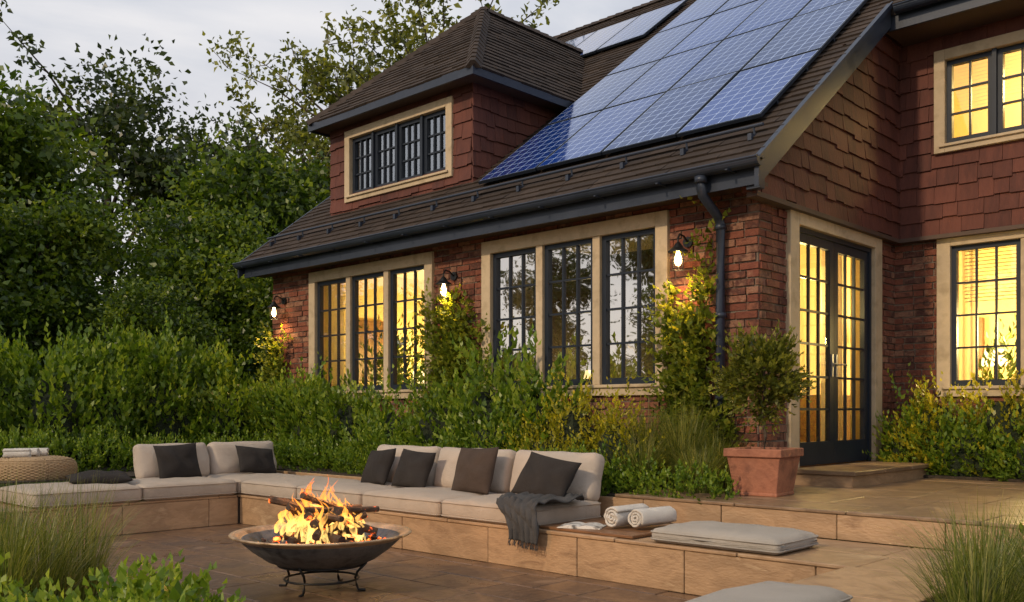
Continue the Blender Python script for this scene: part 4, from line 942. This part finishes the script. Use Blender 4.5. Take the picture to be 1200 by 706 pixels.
for nme,c,r,mt,lf in [('golden_shrub',(-3.75,10.85,.54),(.5,.4,1.0),LM['yellow'],.08),('golden_shrub',(-3.0,10.8,.54),(.58,.42,1.1),LM['yellow'],.08),('green_shrub',(-3.35,10.6,.54),(.5,.3,.65),LM['hedge'],.085),
 ('green_shrub',(-2.3,10.8,.54),(.6,.45,1.0),LM['hedge'],.10),('golden_shrub',(-1.5,10.8,.54),(.6,.45,.9),LM['yellow'],.08),('green_shrub',(-2.6,10.5,.54),(.5,.3,.55),LM['green'],.08),('green_shrub',(-4.05,10.75,.54),(.3,.3,.8),LM['green'],.07)]:
    shrub(nme,c,r,260,11,lf,mt,L=.28,ratio=.55,spiky=.8)
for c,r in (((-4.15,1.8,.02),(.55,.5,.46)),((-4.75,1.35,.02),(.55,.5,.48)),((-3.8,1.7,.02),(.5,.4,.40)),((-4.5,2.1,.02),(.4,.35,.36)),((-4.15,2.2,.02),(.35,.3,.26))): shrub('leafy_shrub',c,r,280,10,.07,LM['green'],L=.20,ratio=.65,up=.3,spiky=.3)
for x,y,h in ((-5.2,1.85,.9),(-5.55,2.2,.85),(-5.0,1.6,.95),(-5.6,1.7,.9)): grassclump('ornamental_grass',(x,y,.03),420,h,.5,LM['grass'],.006)
for x,y,h in ((-1.3,4.3,.60),(-1.1,4.75,.6),(-1.35,4.85,.45),(-.95,4.1,.6),(-1.2,3.9,.55)): grassclump('ornamental_grass',(x,y,.29),400,h,.42,LM['grass'],.006)
shrub('leafy_shrub',(-1.02,5.0,.29),(.36,.3,.56),260,10,.065,LM['green'],L=.18,ratio=.6)
def vine(x0,x1,z1,n,seed,leaf=.09,q_=3,zmin=.6):
    rd=random.Random(seed); e=empty('climbing_vine'); m=MB(); P=[];D=[]
    for k in range(n):
        x=rd.uniform(x0,x1); xt=rd.uniform(x0,x1); zt=rd.uniform(zmin,1)*z1; path=[]; ph=rd.uniform(0,6)
        for i in range(14):
            t=i/13; path.append((x+(xt-x)*t+.07*math.sin(7*t+ph),YF-.06-.03*math.sin(5*t+ph)-.03*rd.random(),.55+(zt-.55)*t))
        m.tube(path,[.007*(1-.7*i/13) for i in range(14)],5,False)
        for i in range(1,14):
            for q in range(q_): P.append(path[i]); D.append((rd.uniform(-1,1),rd.uniform(-1,.0),rd.uniform(-.3,1)))
    m.build('stems',M['bark'],e,True,fix=False)
    P=np.array(P)+rng.normal(size=(len(P),3))*.02; D=nrm(np.array(D)); V,t=sprigs(P,D,.08+.22*rng.random(len(P)),6,leaf,.7,spread=1.2); quadmesh('leaves',V,t,LM['vine'],e)
vine(-9.1,-8.25,H+1.40,18,1,zmin=.75); vine(-8.4,-7.95,H+1.25,7,5,q_=2); vine(-5.45,-4.88,H+1.34,14,2,zmin=.7); vine(-12.75,-12.2,H+1.3,13,3); vine(-5.3,-4.6,H+.4,8,4); vine(-4.95,-4.86,H+1.95,2,8,q_=2,zmin=.9)
# ------------------------------------------------------------------ trees
tA=tree('broadleaf_tree',(-24.0,7.6,.5),8.0,3.4,1.5,13,280,110,.19,LM['tree'],cl=.72,seed=1,trunk_r=.22)
tB=tree('broadleaf_tree',(-28.2,12.0,.5),10.8,3.6,2.0,12,180,85,.20,LM['treed'],cl=.72,seed=2,trunk_r=.25,lobr=.40,whips=5)
tC=tree('broadleaf_tree',(-20.8,13.0,.5),7.0,3.0,1.2,12,260,100,.17,LM['tree'],cl=.7,seed=4,trunk_r=.2)
tD=tree('birch_tree',(-24.2,18.3,.5),12.4,3.0,4.0,14,110,22,.19,LM['olive'],cl=.45,seed=9,trunk_r=.2,lobr=.5,airy=True,whips=20)
tE=tree('birch_tree',(-21.9,15.1,.5),9.2,1.9,4.0,8,50,20,.16,LM['olive'],cl=.4,seed=13,trunk_r=.15,lobr=.45,airy=True,whips=10)
clone(tB,'broadleaf_tree',(-28.5,15.6,.5),2.1,.97); clone(tA,'broadleaf_tree',(-19.3,6.9,.5),1.2,.62)
clone(tC,'broadleaf_tree',(-19.2,10.2,.5),2.6,.72); clone(tC,'broadleaf_tree',(-25.5,15.0,.5),.9,1.05); clone(tD,'birch_tree',(-21.5,19.5,.5),2.4,1.04)
clone(tA,'broadleaf_tree',(-16.6,10.8,.5),3.2,.52); clone(tA,'broadleaf_tree',(-18.5,4.0,.5),5.2,.7); clone(tA,'broadleaf_tree',(-26,4.5,.5),5.0,.95); clone(tC,'broadleaf_tree',(-22,16.5,.5),3.9,1.0)
clone(tC,'broadleaf_tree',(-16.2,7.6,.5),4.4,.42); clone(tC,'broadleaf_tree',(-33,20,.5),4.0,1.2)
for i,(x,y,s,r,src) in enumerate([(-22,-9,.62,0,tB),(-17.5,-10.5,.7,1,tC),(-14,-12,.6,2,tB),(-26,-5,.7,3,tC),(-10.5,-13,.72,4,tC),(-30,-2,.6,5,tB),(-7,-14,.66,.5,tB),(-19.5,-14,.85,1.5,tB)]):
    clone(src,'broadleaf_tree',(x,y,.5 if x<-10.4 else 0),r,s)
# ------------------------------------------------------------------ world / sun
sun_dir=Vector((-.05,-.99,0)).normalized(); elev=math.radians(30)
w=bpy.data.worlds.new('World'); scene.world=w; w.use_nodes=True; nt=w.node_tree; nt.nodes.clear(); L=nt.links.new
out=nt.nodes.new('ShaderNodeOutputWorld'); bg=nt.nodes.new('ShaderNodeBackground'); bg.inputs[1].default_value=.142
sky=nt.nodes.new('ShaderNodeTexSky'); sky.sky_type='NISHITA'; sky.sun_disc=False; sky.sun_elevation=elev; sky.sun_rotation=math.atan2(sun_dir.x,sun_dir.y); sky.dust_density=2
tc=nt.nodes.new('ShaderNodeTexCoord'); sp=nt.nodes.new('ShaderNodeSeparateXYZ'); L(tc.outputs['Generated'],sp.inputs[0])
mp=nt.nodes.new('ShaderNodeMapping'); mp.inputs['Scale'].default_value=(1,1,3.4); mp.inputs['Location'].default_value=(.3,.1,.2); L(tc.outputs['Generated'],mp.inputs[0])
no=nt.nodes.new('ShaderNodeTexNoise'); no.inputs['Scale'].default_value=2.4; no.inputs['Detail'].default_value=9; no.inputs['Roughness'].default_value=.5; no.inputs['Distortion'].default_value=.5; L(mp.outputs[0],no.inputs[0])
rc=ramp(nt,[(.34,(3.1,3.5,4.4)),(.48,(4.5,4.8,5.4)),(.64,(6.6,6.5,6.6))]); L(no.outputs[0],rc.inputs[0])
hz=ramp(nt,[(.0,(1,1,1)),(.26,(.5,.5,.5)),(.5,(0,0,0))]); L(sp.outputs[2],hz.inputs[0])
mx=nt.nodes.new('ShaderNodeMix'); mx.data_type='RGBA'; L(mth(nt,'MULTIPLY',hz.outputs[0],.8),mx.inputs[0]); L(rc.outputs[0],mx.inputs[6]); mx.inputs[7].default_value=(7.6,6.9,6.3,1)
m2=nt.nodes.new('ShaderNodeMix'); m2.data_type='RGBA'; m2.inputs[0].default_value=.9; L(sky.outputs[0],m2.inputs[6]); L(mx.outputs[2],m2.inputs[7])
L(m2.outputs[2],bg.inputs[0]); L(bg.outputs[0],out.inputs[0])
sl_=bpy.data.lights.new('sun','SUN'); sl_.energy=2.1; sl_.angle=math.radians(2.5); sl_.color=(1,.78,.52)
so_=bpy.data.objects.new('sun',sl_); scene.collection.objects.link(so_)
dv=Vector((sun_dir.x*math.cos(elev),sun_dir.y*math.cos(elev),math.sin(elev))); so_.rotation_euler=dv.to_track_quat('Z','Y').to_euler()
# ------------------------------------------------------------------ camera
cam=bpy.data.cameras.new('camera'); cam.lens=32.9; cam.sensor_width=36; cam.sensor_fit='HORIZONTAL'; cam.shift_y=.1075; cam.clip_end=2000
co=bpy.data.objects.new('camera',cam); scene.collection.objects.link(co); co.location=(0,0,H); co.rotation_euler=(math.radians(90),0,math.radians(43.5)); scene.camera=co
scene.view_settings.view_transform='Standard'; scene.view_settings.look='None'; scene.view_settings.exposure=0
